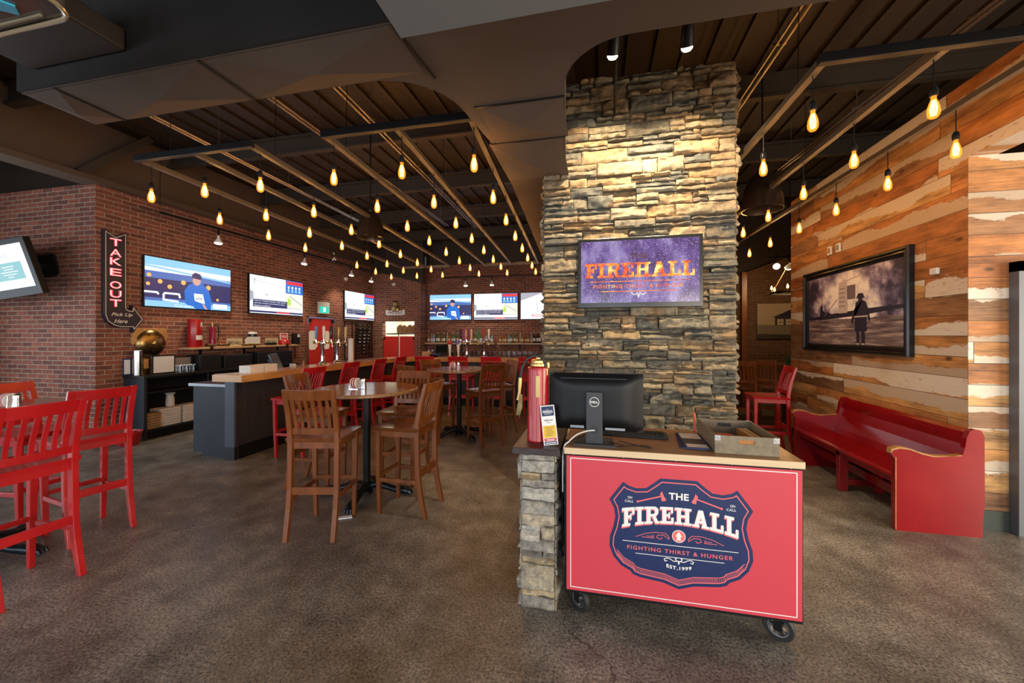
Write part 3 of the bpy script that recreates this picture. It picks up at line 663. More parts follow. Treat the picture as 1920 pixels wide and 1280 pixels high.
def scr_baseball(f, w, h):
    f.layer(1).rect(0, 0, w, h, 3)
    f.layer(2).rect(0, h*.84, w, h, 2).rect(0, h*.72, w, h*.84, 1).rect(0, h*.18, w, h*.58, 4).rect(0, 0, w, h*.12, 2)
    f.layer(3).poly([(0, h*.80), (w, h*.66), (w, h*.70), (0, h*.84)], 2)
    for x, y, r in ((.04, .63, .045), (.15, .52, .05), (.25, .43, .05), (.40, .55, .055), (.70, .50, .06), (.82, .24, .035), (.03, .45, .04)): f.layer(3).disc(w*x, h*y, w*r*.5, 6, 12, w*r*.5)
    f.layer(4).line([(w*.13, h*.26), (w*.12, h*.29), (0, h*.29)], w*.022, 1)
    f.layer(4).line([(w*.36, h*.22), (w*.35, h*.29), (w*.20, h*.29), (w*.185, h*.26), (w*.185, h*.15), (w*.34, h*.13)], w*.022, 1)
    f.layer(5).poly([(w*.42, h*.1), (w*.41, h*.38), (w*.46, h*.52), (w*.53, h*.58), (w*.62, h*.58), (w*.70, h*.45), (w*.74, h*.2), (w*.73, 0), (w*.55, 0)], 5)
    f.layer(6).disc(w*.555, h*.63, w*.05, 7, 14, h*.11).poly([(w*.50, h*.68), (w*.60, h*.66), (w*.62, h*.70), (w*.60, h*.78), (w*.54, h*.81), (w*.50, h*.76)], 4)
    f.poly([(w*.53, h*.18), (w*.52, h*.34), (w*.63, h*.34), (w*.655, h*.12), (w*.60, h*.14)], 1)
    f.layer(7).text('606', w*.545, h*.20, w*.08, h*.07, 8).poly([(w*.64, h*.12), (w*.69, h*.0), (w*.66, 0), (w*.62, h*.10)], 7)
    f.rect(w*.76, h*.03, w*.95, h*.14, 1).text('Canada', w*.30, h*.02, w*.22, h*.05, 1)
def scr_news(f, w, h):
    f.layer(1).rect(0, 0, w, h, 1)
    f.layer(2).rect(w*.64, h*.62, w, h, 5).rect(w*.66, h*.88, w, h*.98, 10).rect(w*.64, h*.20, w, h*.62, 13).rect(0, h*.02, w, h*.07, 4)
    f.layer(3).poly([(w*.66, h*.30), (w*.70, h*.52), (w*.75, h*.42), (w*.74, h*.26)], 11).line([(w*.72, h*.55), (w*.98, h*.30)], h*.03, 9).line([(w*.66, h*.2), (w*.98, h*.18)], h*.02, 9)
    for i in range(4): f.disc(w*(.70+.075*i), h*.80, w*.02, 1, 10).poly([(w*(.675+.075*i), h*.66), (w*(.725+.075*i), h*.66), (w*(.715+.075*i), h*.76), (w*(.685+.075*i), h*.76)], 2)
    f.line([(w*.10, h*.86), (w*.58, h*.80)], h*.01, 9).line([(w*.44, h*.95), (w*.44, h*.80)], h*.01, 9).rect(w*.26, h*.50, w*.31, h*.53, 9)
    f.poly([(0, h*.30), (w*.06, h*.38), (w*.06, h*.55), (0, h*.6)], 9).text('7', w*.06, h*.78, w*.03, h*.12, 8)
    f.layer(4).rect(w*.05, h*.17, w*.67, h*.37, 4)
    f.layer(5).text('Police in Thailand during a cargo search', w*.07, h*.305, w*.57, h*.045, 1).text('open the container once more to check', w*.07, h*.245, w*.55, h*.045, 1).text('found no evidence', w*.07, h*.185, w*.28, h*.045, 1)
    f.rect(w*.46, h*.02, w*.72, h*.06, 10)
def scr_snow(f, w, h):
    f.layer(1).rect(0, 0, w, h, 1)
    f.layer(2).poly([(0, h*.70), (w*.5, h), (0, h)], 9).line([(w*.35, h*.62), (w*.38, h*.24)], w*.008, 8).rect(w*.25, h*.09, w*.8, h*.17, 10)
    f.layer(3).rect(w*.27, h*.11, w*.78, h*.15, 1)
def scr_menu(f, w, h):
    f.layer(1).rect(0, 0, w, h, 1)
    f.layer(2).rect(w*.60, h*.20, w*.93, h*.60, 12).text('THE', w*.66, h*.70, w*.16, h*.10, 9)
    f.poly([(0, 0), (w*.42, 0), (w*.50, h*.12), (w*.40, h*.34), (w*.2, h*.45), (0, h*.4)], 3)
    f.layer(3).poly([(w*.1, h*.05), (w*.38, h*.06), (w*.43, h*.2), (w*.2, h*.33)], 9)
    for i, ww in enumerate((.14, .11, .2, .15, .07)): f.rect(w*(.765-ww/2), h*(.50-.06*i), w*(.765+ww/2), h*(.515-.06*i), 1)
def tv(loc, rotz, w, h, content, label, name='wall_television', d=0.06, bz=0.012, mount=True, mats=None):
    t = T(name, label, 'television', loc, rotz)
    B(-w/2, -d, -h/2, w/2, -0.012, h/2).build('casing', m_blackg, t, bevel=0.004)
    mb = MB(); ox, oz = -w/2+bz, -h/2+bz*1.6
    f = Face(mb, lambda a, b, l: (ox+a, -d-0.0006*l, oz+b))
    content(f, w-2*bz, h-2.6*bz)
    mb.build('screen', mats or SCR, t)
    if mount: B(-0.2, -0.012, -0.15, 0.2, 0.0, 0.15).build('wall_bracket', m_black, t)
    return t
for yc, cn, lb in ((5.515, scr_baseball, 'wall television nearest the take out sign, showing a baseball dugout'), (7.425, scr_news, 'wall television left of the green exit sign, showing news'), (10.52, scr_news, 'smaller-looking wall television right of the exit sign, above the wine rack')):
    tv((-7.1, yc, 2.465), R(90), 1.5, 0.83, cn, lb)
for xc, cn, lb in ((-4.63, scr_baseball, 'back bar television at the left end, showing a baseball dugout'), (-3.13, scr_news, 'middle back bar television showing news'), (-1.63, scr_snow, 'back bar television partly hidden by the stone fireplace')):
    tv((xc, 11.8, 2.49), 0, 1.42, 0.83, cn, lb)
# swivel television on the left brick face
t = tv((-8.17, 3.72, 2.47), R(-4), 1.50, 0.76, scr_menu, 'television with thick black frame tilting down on the left brick wall', d=0.09, bz=0.07, mount=False)
t.children[0].data.materials[0] = m_black
t.rotation_euler = (R(12), R(-7), R(6))
MB().bar((0.25, -0.02, 0), (0.2, 0.47, 0.05), 0.07, 0.07).box(0.05, 0.42, -0.12, 0.4, 0.45, 0.2).build('swivel_arm', m_black, t)
# fireplace television
g = NG('fire_letter_screen'); ob, xyz = g.coords(); g.b.inputs['Base Color'].default_value = (0, 0, 0, 1)
nz = g.noise(ob, 9.0, 3.0, 0.6); c = g.ramp(nz, [(0.34, (0.35, 0.01, 0.0)), (0.46, (0.9, 0.10, 0.01)), (0.56, (1.0, 0.35, 0.02)), (0.66, (1.0, 0.80, 0.25))])
g.set(g.b, 'Emission Color', c); g.b.inputs['Emission Strength'].default_value = 0.95; m_fire = g.m
g = NG('purple_sparkle_screen'); ob, xyz = g.coords(); g.b.inputs['Base Color'].default_value = (0, 0, 0, 1); g.b.inputs['Roughness'].default_value = 0.15
nz = g.noise(g.comb(xyz[0], g.math('MULTIPLY', xyz[2], 0.6)), 4.5, 4.0, 0.6)
c = g.ramp(nz, [(0.3, (0.035, 0.012, 0.05)), (0.5, (0.16, 0.09, 0.30)), (0.68, (0.42, 0.33, 0.62))])
sp = g.noise(ob, 120.0, 2.0, 0.8); c2 = g.mix(g.math('MULTIPLY', g.math('SUBTRACT', sp, 0.58, clamp=True), 9.0, clamp=True), c, (0.75, 0.62, 0.85))
g.set(g.b, 'Emission Color', c2); g.b.inputs['Emission Strength'].default_value = 0.8; m_spark = g.m
def scr_logo(f, w, h):
    f.layer(1).rect(0, 0, w, h, 1)
    f.layer(2).text('THE', w*.43, h*.70, w*.14, h*.085, 8, bold=0.015, space=1.1)
    slab(f, 'FIREHALL', w*.035, h*.405, w*.93, h*.235, 2, lambda x, y: (x, y + h*.045*(1-((x-w/2)/(w/2))**2)*0 ))
    f.rect(w*.08, h*.335, w*.92, h*.347, 2)
    f.text('FIGHTING THIRST & HUNGER', w*.11, h*.235, w*.76, h*.055, 2, bold=0.01, space=1.15)
    f.rect(w*.18, h*.175, w*.82, h*.187, 2)
    f.line([(w*.44, h*.16), (w*.46, h*.12), (w*.49, h*.15), (w*.50, h*.08), (w*.51, h*.15), (w*.54, h*.12), (w*.56, h*.16)], w*.006, 13)
SL = list(SCR); SL[1] = m_spark; SL[2] = m_fire; SL[8] = E('dark_red_letters', (0.10, 0.01, 0.02), 0.8)
tvf = tv((0.346, 3.66, 2.158), 0, 1.055, 0.625, scr_logo, 'television on the stone fireplace showing a purple screen with fiery lettering', d=0.06, bz=0.028, mats=SL)
MB().box(-0.06, -0.0625, -0.30, 0.06, -0.061, -0.289).build('logo', m_stand, tvf)

# ------------------------------------------------------------------ take-out sign
e_neon = E('neon_red_letters', (0.95, 0.05, 0.10), 0.75); e_neonw = E('neon_white_core', (1.0, 0.72, 0.66), 0.9); m_signw = M('sign_white_paint', (0.75, 0.72, 0.66), 0.5)
t = T('takeout_sign', 'tall dark arrow sign with red neon TAKE OUT letters on the brick corner', 'sign', (-7.1, 0, 0))
ol = [(4.253, 3.15), (4.39, 3.075), (4.528, 3.16), (4.528, 2.03), (4.535, 2.0), (4.56, 1.985), (4.60, 1.985), (4.60, 2.07), (4.755, 1.85), (4.615, 1.635), (4.605, 1.715), (4.45, 1.715), (4.36, 1.74), (4.29, 1.80), (4.255, 1.90)]
MB().prism(ol, 0.005, 0.07, 'yz').build('arrow_panel', m_sign, t, bevel=0.003)
mb = MB(); f = Face(mb, lambda a, b, l: (0.0705+0.0006*l, a, b))
cx, cy = 4.42, 2.4
inn = [(4.268, 3.12), (4.39, 3.052), (4.513, 3.13), (4.513, 2.02), (4.525, 1.985), (4.555, 1.968), (4.613, 1.968), (4.617, 2.02), (4.735, 1.85), (4.625, 1.69), (4.615, 1.73), (4.45, 1.73), (4.37, 1.753), (4.30, 1.81), (4.27, 1.90)]
f.line(inn, 0.008, 2, True)
for ch, z in zip('TAKEOUT', (2.925, 2.77, 2.64, 2.48, 2.29, 2.155, 2.02)):
    wv = 0.15; f.layer(1).text(ch, 4.315, z, wv, 0.115, 0, bold=0.045); f.layer(2).text(ch, 4.322, z+0.006, wv-.014, 0.103, 1, bold=-0.012)
f.layer(1).text('Pick Up', 4.335, 1.87, 0.27, 0.065, 2, shear=0.35, bold=0.012); f.text('Here', 4.37, 1.78, 0.17, 0.06, 2, shear=0.35, bold=0.012)
mb.build('lettering', [e_neon, e_neonw, m_signw], t)

# ------------------------------------------------------------------ exit sign, red door, kitchen pass
t = T('exit_sign', 'green running man exit sign above the red door', 'sign', (-7.1, 8.95, 2.16))
B(0, -0.2, 0, 0.05, 0.2, 0.31).build('sign_box', m_white, t, bevel=0.004)
mb = MB(); f = Face(mb, lambda a, b, l: (0.0505+0.0006*l, a, b)); f.rect(-0.17, 0.02, 0.17, 0.19, 0); f.layer(2).rect(-0.02, 0.05, 0.05, 0.17, 1).disc(-0.04, 0.15, 0.016, 1).line([(-0.04, 0.13), (-0.03, 0.09), (-0.07, 0.05)], 0.014, 1)
mb.build('pictogram', [E('exit_green', (0.02, 0.62, 0.42), 0.9), E('exit_white', (0.9, 1, 0.95), 0.9)], t)
t = S('door_1', B(-7.1, 8.366, 0, -7.06, 9.30, 2.03), m_doorred)
MB().box(-7.062, 8.33, 0, -7.04, 8.366, 2.06).box(-7.062, 9.30, 0, -7.04, 9.34, 2.06).box(-7.062, 8.33, 2.03, -7.04, 9.34, 2.06).build('door_frame', m_inox, t)
for y in (8.52, 9.02): MB().prism([(y+a, 1.47+b) for a, b in [(-.12, -.20), (-.08, -.24), (.08, -.24), (.12, -.20), (.12, .20), (.08, .24), (-.08, .24), (-.12, .20)]], -7.06, -7.052, 'yz').build('door_window', E('kitchen_seen_through_window', (0.75, 0.55, 0.35), 0.5), t)
for y in (8.37, 9.22): B(-7.06, y, 1.93, -7.03, y+0.09, 2.01).build('hinge', m_black, t)
# kitchen pass: half doors, shelf, bags
for i, x in enumerate((-6.76, -6.20)):
    t = T('half_door', ('left' if i == 0 else 'right')+' red half door of the kitchen pass', 'door', (x, 11.36, 0))
    B(0, 0, 0.25, 0.53, 0.04, 1.56).build('door_leaf', m_doorred, t, bevel=0.005)
    B(0.01 if i == 0 else 0.47, -0.01, 1.46, 0.06 if i == 0 else 0.52, 0.0, 1.54).build('hinge', m_black, t)
tag(MB().lathe([(0.03, 0.05), (0.02, 0.02), (0.015, 1.60), (0.02, 1.63)], 10).build('brass_post', m_brass, None, (-6.215, 11.33, 0)), 'slim brass post between the two red half doors', 'post')
tag(B(-6.78, 11.55, 1.62, -5.66, 12.0, 1.66).build('pass_shelf', m_inox), 'steel shelf of the kitchen pass behind the half doors', 'shelf')
for i in range(5):
    mb = MB(); x = (-6.42, -6.28, -6.12, -5.98, -5.86)[i]; rn = random.Random(i); z = 1.66
    mb.prism([(x, z), (x+.17, z), (x+.175, z+.18), (x+.15, z+.24+rn.random()*.04), (x+.08, z+.27), (x+.02, z+.23), (x-.01, z+.17)], 11.6+i*0.045, 11.64+i*0.045)
    tag(mb.build('paper_bag', m_kraft, bevel=0.01), 'brown paper bag on the kitchen pass, %s from the left' % ORD[i], 'paper bag', 'paper bags on the kitchen pass')
t = T('fire_exit_sign', 'small white sign with a carved figure reading FIRE EXIT above the kitchen pass', 'sign', (-6.3, 11.3, 2.24))
MB().prism([(-.30, -.01), (.30, -.01), (.33, .03), (.33, .14), (.29, .18), (.26, .14), (-.26, .14), (-.29, .18), (-.33, .14), (-.33, .03)], -0.03, -0.005).build('sign_board', m_white, t)
mb = MB(); Face(mb, lambda a, b, l: (a, -0.0306, b)).text('FIRE EXIT', -.25, .03, .50, .08, 0, bold=0.02); mb.build('lettering', m_purple, t)
MB().lathe([(0, 0), (.12, .02), (.15, .10), (.10, .17), (.075, .22), (.09, .27), (.05, .34), (0, .36)], 12, c=(0, -.04, .10), T=Matrix.Diagonal((1, .3, 1))).build('figurine', m_brass_old, t)

# wine rack
t = T('wine_rack', 'black metal wine rack on the brick wall beside the kitchen corner', 'wine rack', (-7.09, 9.82, 0.9))
mb = MB()
for y in (0.0, 0.35, 0.52, 1.22, 1.36): mb.box(0, y, 0, 0.02, y+0.02, 1.1)
mb.box(0, 0, 1.08, 0.02, 1.38, 1.1); mb.box(0, 0, 0, 0.02, 1.38, 0.02); mb.build('rack_frame', m_black, t)
mb = MB()
for i in range(9): mb.box(0.02, 0.5, 0.12+i*0.105, 0.14, 1.24, 0.125+i*0.105)
mb.build('shelf_bars', m_black, t)
def bottle_mb(h, r, neck, m=0, cap=1, lab=2):
    mb = MB(); mb.lathe([(0, 0), (r*.95, 0), (r, 0.01), (r, h*.58), (r*.8, h*.66), (neck, h*.74), (neck, h*.94)], 12, m)
    mb.lathe([(neck*1.15, h*.90), (neck*1.15, h), (0, h)], 10, cap)
    mb.lathe([(r+.0008, h*.16), (r+.0008, h*.44)], 12, lab)
    return mb
m_dkglass = M('dark_green_bottle_glass', (0.012, 0.02, 0.012), 0.08, coat=0.5); m_clearb = M('clear_spirit_bottle', (0.32, 0.36, 0.40), 0.08, coat=0.6)
m_amberb = M('amber_spirit_bottle', (0.28, 0.10, 0.02), 0.08, coat=0.6); m_greenb = M('green_spirit_bottle', (0.06, 0.14, 0.05), 0.08, coat=0.6); m_blueb = M('pale_blue_spirit_bottle', (0.22, 0.32, 0.55), 0.1, coat=0.6)
kk = 0
wb = None
for i in range(9):
    for j, y in enumerate((0.62, 0.86, 1.10)):
        z = 1.02+i*0.105+0.04
        if i < 3 and j != 1: continue
        if wb is None:
            wb = MB(); Q = Matrix.Rotation(R(-90), 4, 'X'); wb.T = Matrix.Translation((0, -0.12, 0)) @ Q
            bt = bottle_mb(0.24, 0.036, 0.012)
            wb.v = [tuple(wb.T @ Vector(p)) for p in bt.v]; wb.f, wb.mi, wb.sm = bt.f, bt.mi, bt.sm
            o = wb.build('wine_bottle', [m_dkglass, M('red_foil', (0.4, 0.01, 0.03), 0.3), m_dkglass], None, (-7.0, 9.82+y, z))
            wb = o; o2 = o
        else:
            o2 = wb.copy(); COL.objects.link(o2); o2.location = (-7.0, 9.82+y, z)
        tag(o2, 'wine bottle lying in the rack, %s shelf up, %s position' % (ORD[i], ('left', 'middle', 'right')[j]), 'wine bottle', 'wine bottles in the wall rack')

# ------------------------------------------------------------------ bell, left shelf and its things
t = T('fire_bell', 'large aged brass gong bell on a wooden mount on the brick wall', 'bell', (-7.1, 4.88, 1.47))
MB().box(0, -0.24, 0.02, 0.04, 0.24, 0.24).box(0, -0.26, -0.02, 0.05, -0.2, 0.22).build('mount', m_wear, t, bevel=0.01)
Q = Matrix.Rotation(R(90), 3, 'Y')
MB().lathe([(0.20, 0.03), (0.215, 0.042), (0.205, 0.058), (0.165, 0.082), (0.11, 0.10), (0.05, 0.108), (0, 0.11)], 28, T=Q).build('gong', m_brass_old, t)
MB().lathe([(0.035, 0.105), (0.033, 0.125), (0.016, 0.138), (0, 0.138)], 12, T=Q).build('centre_nut', m_brass, t)
t = T('wall_shelf', 'long pale wooden shelf on the brick wall below the televisions', 'shelf', (-7.1, 5.33, 1.35))
B(0, 0, 0, 0.26, 2.46, 0.035).build('board', m_bartop_end, t, bevel=0.003)
for y in (0.35, 1.25, 2.1): B(0, y, -0.24, 0.012, y+0.05, 0).box(0, y, -0.012, 0.27, y+0.05, 0).box(0.262, y, -0.012, 0.27, y+0.05, 0.045).build('bracket', m_black, t)
def cyl(prof, n=20, m=0): return MB().lathe(prof, n, m)
ZS = 1.387
t = T('red_canister', 'tall red cylinder with white labels at the left end of the wall shelf', 'canister', (-6.96, 5.50, ZS))
cyl([(0, 0), (0.10, 0), (0.105, 0.01), (0.105, 0.47), (0.10, 0.49), (0, 0.495)]).build('body', m_redgloss, t)
mb = MB(); a0 = -40
for (z0, z1, q0, q1) in ((0.13, 0.21, -30, 50), (0.36, 0.44, 10, 40)):
    vs = [(0.1065*math.cos(R(q)), 0.1065*math.sin(R(q)), z) for q in range(q0, q1+1, 10) for z in (z0, z1)]
    mb.add(vs, [(2*i, 2*i+2, 2*i+3, 2*i+1) for i in range(len(vs)//2-1)])
mb.build('label', m_paper, t)
t = T('small_extinguisher', 'slim maroon and brass extinguisher standing on the wall shelf', 'extinguisher', (-6.97, 5.83, ZS))
cyl([(0, 0), (0.05, 0), (0.052, 0.02), (0.052, 0.33), (0.03, 0.37), (0.02, 0.38)], 16).build('body', M('maroon_enamel', (0.22, 0.01, 0.05), 0.2), t)
cyl([(0.022, 0.36), (0.026, 0.37), (0.026, 0.42), (0.012, 0.43), (0.01, 0.46), (0, 0.46)], 12).build('brass_valve', m_brass, t)
MB().tube([(0.02, 0.02, 0.40), (0.03, 0.09, 0.37), (0.03, 0.10, 0.2), (0.03, 0.07, 0.08)], 0.008).build('hose', m_black, t)
t = T('brass_nozzle', 'brass hose nozzle lying on the wall shelf in front of the extinguisher', 'nozzle', (-6.88, 5.86, ZS+0.032))
MB().tube([(0, -0.22, 0), (0, -0.15, 0), (0, -0.12, 0), (0, 0.15, 0), (0, 0.22, 0)], [0.030, 0.030, 0.018, 0.026, 0.030], 14).build('barrel', m_brass_old, t)
for y, z, lb in ((6.22, 0.0, 'cream licence plate reading FIRE HALL leaning on the shelf, left one'), (7.10, 0.01, 'cream licence plate reading FIRE HALL leaning on the shelf, right one')):
    t = T('licence_plate', lb, 'licence plate', (-6.90, y, ZS))
    B(-0.004, -0.17, 0, 0.0, 0.17, 0.15).build('plate', m_cream, t, bevel=0.002)
    mb = MB(); Face(mb, lambda a, b, l: (0.0008, a, b)).text('FIRE HALL', -0.14, 0.03, 0.28, 0.07, 0, bold=0.01); mb.build('lettering', m_print_dk, t)
t = T('coffee_canister', 'black canister with a white lid behind the white card on the wall shelf', 'canister', (-7.0, 6.72, ZS))
cyl([(0, 0), (0.075, 0), (0.08, 0.02), (0.08, 0.24), (0, 0.24)]).build('body', m_blackg, t); cyl([(0.082, 0.235), (0.082, 0.28), (0, 0.285)]).build('lid', m_foam, t)
tag(MB().prism([(6.44, ZS+.08), (6.44, ZS+.13), (6.52, ZS+.18), (6.80, ZS+.18), (6.80, ZS)]+[(6.46, ZS)], -6.90, -6.895, 'yz').build('folded_card', m_paper), 'white folded card on the wall shelf', 'card')
tag(MB().tube([(-6.88, 6.36, ZS+.022), (-6.88, 6.78, ZS+.022)], 0.022, 12).build('brass_tube', m_brass_old), 'short brass tube lying below the white card on the shelf', 'tube')
tag(B(-6.92, 6.93, ZS, -6.86, 7.2, ZS+0.05).build('dark_block', m_black, bevel=0.01), 'dark bar lying before the right licence plate', 'bar')
t = T('fire_alarm_bell', 'red alarm beacon with a red and white FIRE sign on the wall shelf', 'alarm', (-6.96, 7.50, ZS))
cyl([(0, 0), (0.13, 0), (0.135, 0.03), (0.11, 0.08), (0.07, 0.11), (0, 0.12)]).build('beacon', m_redgloss, t)
B(-0.01, -0.11, 0.10, 0.0, 0.11, 0.26).build('sign_board', m_kwhite, t)
mb = MB(); f = Face(mb, lambda a, b, l: (0.0008*l, a, b)); f.rect(-.09, .12, .09, .245, 0); f.layer(2).text('FIRE', -.07, .15, .14, .055, 1, bold=0.02); mb.build('lettering', [m_kred, m_kwhite], t)
t = T('soap_dispenser', 'black hand dispenser on the brick wall at the right end of the shelf', 'dispenser', (-7.1, 7.95, 1.38))
B(0, -0.09, 0, 0.10, 0.09, 0.26).build('housing', m_blackg, t, bevel=0.02); B(0.10, 0.0, 0.17, 0.103, 0.07, 0.24).build('label', m_paper, t)
MB().tube([(0.03, 0, 0), (0.03, 0, -0.35)], 0.01).build('post', m_black, t)

# ------------------------------------------------------------------ back cabinet by the wall and what stands on it
t = T('back_cabinet', 'black open-shelved cabinet against the brick wall behind the bar end', 'cabinet', (-7.09, 4.53, 0))
B(0, 0, 0.02, 0.40, 0.04, 0.94).build('side_panel', m_barend, t); B(0, 3.0, 0.02, 0.40, 3.04, 0.94).build('side_panel', m_cab, t)
B(-0.0, -0.02, 0.94, 0.43, 3.06, 0.98).build('cabinet_top', m_cab, t, bevel=0.003)
for z in (0.12, 0.70): B(0.0, 0.04, z, 0.39, 3.0, z+0.03).build('shelf', m_cab, t)
B(0.0, 0.04, 0.15, 0.02, 3.0, 0.94).build('back_panel', m_cab, t); B(0.03, 0.04, 0, 0.34, 3.0, 0.12).build('plinth', m_black, t)
for y in (1.0, 1.9): B(0.37, y, 0.15, 0.385, y+0.02, 0.94).build('post', m_inox, t)
ZC = 0.982
def item(name, mb, mat, loc, label, cat, group=None, bevel=0, rotz=0): return tag(mb.build(name, mat, None, loc, rotz, bevel), label, cat, group)
# closed-in shelf stacks of take-out boxes
for i, (y, x, n, s_) in enumerate([(0.42, -6.86, 7, 1.0), (0.78, -6.86, 7, 1.0), (0.17, -6.80, 6, 0.62)]):
    for k in range(n):
        o = B(-0.11*s_, -0.16*s_, 0, 0.11*s_, 0.16*s_, 0.036)
        item('takeout_box', o, m_foam if i < 2 else m_kraft, (x, 4.53+y+0.0, 0.152+k*0.04), '%s take out box, %s from the bottom, %s stack in the cabinet' % ('white' if i < 2 else 'tan', ORD[k], ('middle', 'right', 'left')[i]), 'takeout box', 'take out boxes in the black cabinet', 0.006)
item('white_vase', cyl([(0, 0), (0.055, 0), (0.06, 0.02), (0.055, 0.14), (0.045, 0.18), (0.075, 0.22)]), m_white, (-6.86, 5.02, 0.435), 'white jug standing on the take out boxes', 'jug')
t = T('steel_cylinder', 'polished steel cylinder standing at the near end of the black cabinet', 'cylinder', (-6.95, 4.62, ZC))
cyl([(0, 0), (0.06, 0), (0.06, 0.38), (0.055, 0.385), (0, 0.385)]).build('body', m_inox, t)
item('menu_holder', MB().box(0, -0.05, 0, 0.012, 0.05, 0.26).box(0.0125, -0.04, 0.02, 0.013, 0.04, 0.24, m=1), [m_knavy, m_paper], (-7.06, 4.545, ZC), 'narrow upright card holder in front of the steel cylinder', 'card holder')
item('menu_book', MB().box(0, -0.05, 0, 0.02, 0.05, 0.27).box(0.0205, -0.035, 0.1, 0.021, 0.035, 0.25, m=1), [m_brass_old, m_wear], (-6.86, 4.66, ZC), 'tan framed menu right of the steel cylinder', 'menu')
item('framed_notice', MB().box(0, -0.17, 0, 0.015, 0.17, 0.30).box(0.0155, -0.15, 0.025, 0.016, 0.15, 0.28, m=1), [m_cab, m_paper], (-6.78, 4.86, ZC), 'black framed white notice standing on the cabinet', 'framed notice')
item('framed_picture', MB().box(0, -0.17, 0, 0.015, 0.17, 0.26).box(0.0155, -0.15, 0.025, 0.016, 0.15, 0.24, m=1), [m_cab, M('grey_print', (0.25, 0.22, 0.22), 0.5)], (-6.90, 5.22, ZC), 'grey framed card behind the tumblers on the cabinet', 'framed notice')
for k in range(6):
    item('tumbler', cyl([(0, 0), (0.028, 0), (0.034, 0.12)], 12), m_glassware, (-6.74-(k % 2)*0.08, 5.08+(k//2)*0.11, ZC), 'clear tumbler on the black cabinet, %s row, %s pair' % (('front', 'rear')[k % 2], ORD[k//2]), 'glass', 'tumblers on the black cabinet')
item('black_box', B(0, 0, 0, 0.3, 0.40, 0.27), m_cab, (-7.05, 5.42, ZC), 'black box at the left, behind the tumblers on the cabinet', 'box', bevel=0.01)
item('black_crate', B(0, 0, 0, 0.3, 0.6, 0.24), m_cab, (-7.05, 5.88, ZC), 'wide black crate right of the black box on the cabinet', 'crate', bevel=0.01)
item('black_console', B(0, 0, 0, 0.3, 0.9, 0.27), m_cab, (-7.05, 6.62, ZC), 'low black console at the far end of the cabinet', 'console', bevel=0.01)
item('red_bucket', MB().lathe([(0, 0), (0.11, 0), (0.13, 0.03), (0.155, 0.19), (0.16, 0.19), (0.15, 0.17), (0, 0.16)], 24), m_redgloss, (-6.70, 4.34, 0), 'red round tub on the floor beside the black cabinet', 'tub')

# ------------------------------------------------------------------ the bar
t = T('bar_counter', 'long L-shaped bar with dark ribbed front and honey oak top', 'bar', (0, 0, 0))
S0 = -4.55
mb = MB(); mb.prism([(S0, 4.12), (S0, 7.80), (-4.18, 8.42), (1.9, 8.42), (1.9, 8.58), (-4.26, 8.58), (-4.70, 7.85), (-4.70, 4.12)], 0.0, 1.0, 'xy')
mb.build('bar_front', m_barfront, t)
mb = MB(); mb.prism([(S0+.02, 4.16), (S0+.02, 7.79), (-4.17, 8.40), (1.9, 8.40), (1.9, 8.41), (-4.19, 8.415), (S0+.005, 7.8), (S0+.005, 4.16)], 0.0, 0.17, 'xy'); mb.build('kick_board', m_black, t)
B(-4.69, 4.085, 0, S0+0.01, 4.12, 1.0).build('corner_trim', M('blue_grey_corner_trim', (0.06, 0.07, 0.10), 0.5), t, bevel=0.003)
B(-4.695, 4.078, 0, S0+0.02, 4.13, 0.17).build('corner_base', m_cab, t, bevel=0.003)
B(-5.25, 4.13, 0.06, -4.70, 4.17, 0.92).box(-5.12, 4.14, 0, -4.70, 4.18, 0.06).build('end_panel', m_barend, t)
B(-5.25, 4.17, 0.06, -5.2, 8.3, 0.9).build('inner_panel', m_cab, t)
B(-5.30, 4.10, 0.925, -4.705, 8.9, 0.965).box(-4.705, 8.59, 0.925, 1.9, 8.9, 0.965).build('work_counter', m_inox, t, bevel=0.004)
# top: front strip with chamfered corner
top = [(-4.40, 4.07), (-4.40, 7.84), (-4.10, 8.28), (1.92, 8.28), (1.92, 8.80), (-4.35, 8.80), (-4.86, 8.05), (-4.86, 4.07)]
MB().prism(top, 1.0, 1.09, 'xy', m=1, mcap=0).build('bar_top', [m_bartop, m_bartop_face], t, bevel=0.004)
B(-4.862, 4.062, 1.002, -4.408, 4.07, 1.088).build('end_grain', m_bartop_end, t)
ZB = 1.091
# things on the bar
for k in range(7):
    item('takeout_box', B(-0.09, -0.11, 0, 0.09, 0.11, 0.013), m_foam, (-4.60, 4.40, ZB+k*0.0145), 'thin white box, %s from the bottom, near stack on bar end' % ORD[k], 'takeout box', 'white boxes stacked on the bar', 0.002)
    item('takeout_box', B(-0.09, -0.11, 0, 0.09, 0.11, 0.013), m_foam, (-4.60, 4.63, ZB+k*0.0145), 'thin white box, %s from the bottom, far stack on bar end' % ORD[k], 'takeout box', 'white boxes stacked on the bar', 0.002)
item('paper_sheet', MB().prism([(-.17, -.10), (.12, -.16), (.17, .08), (-.1, .14)], 0, 0.003, 'xy'), m_paper, (-4.70, 4.20, ZB), 'white paper lying at the near end of the bar top', 'paper')
item('napkin', MB().lathe([(0, 0.0), (0.05, 0.0), (0.04, 0.02), (0.015, 0.035), (0, 0.03)], 8), m_paper, (-4.72, 4.42, ZB), 'crumpled napkin beside the white boxes on the bar', 'napkin')
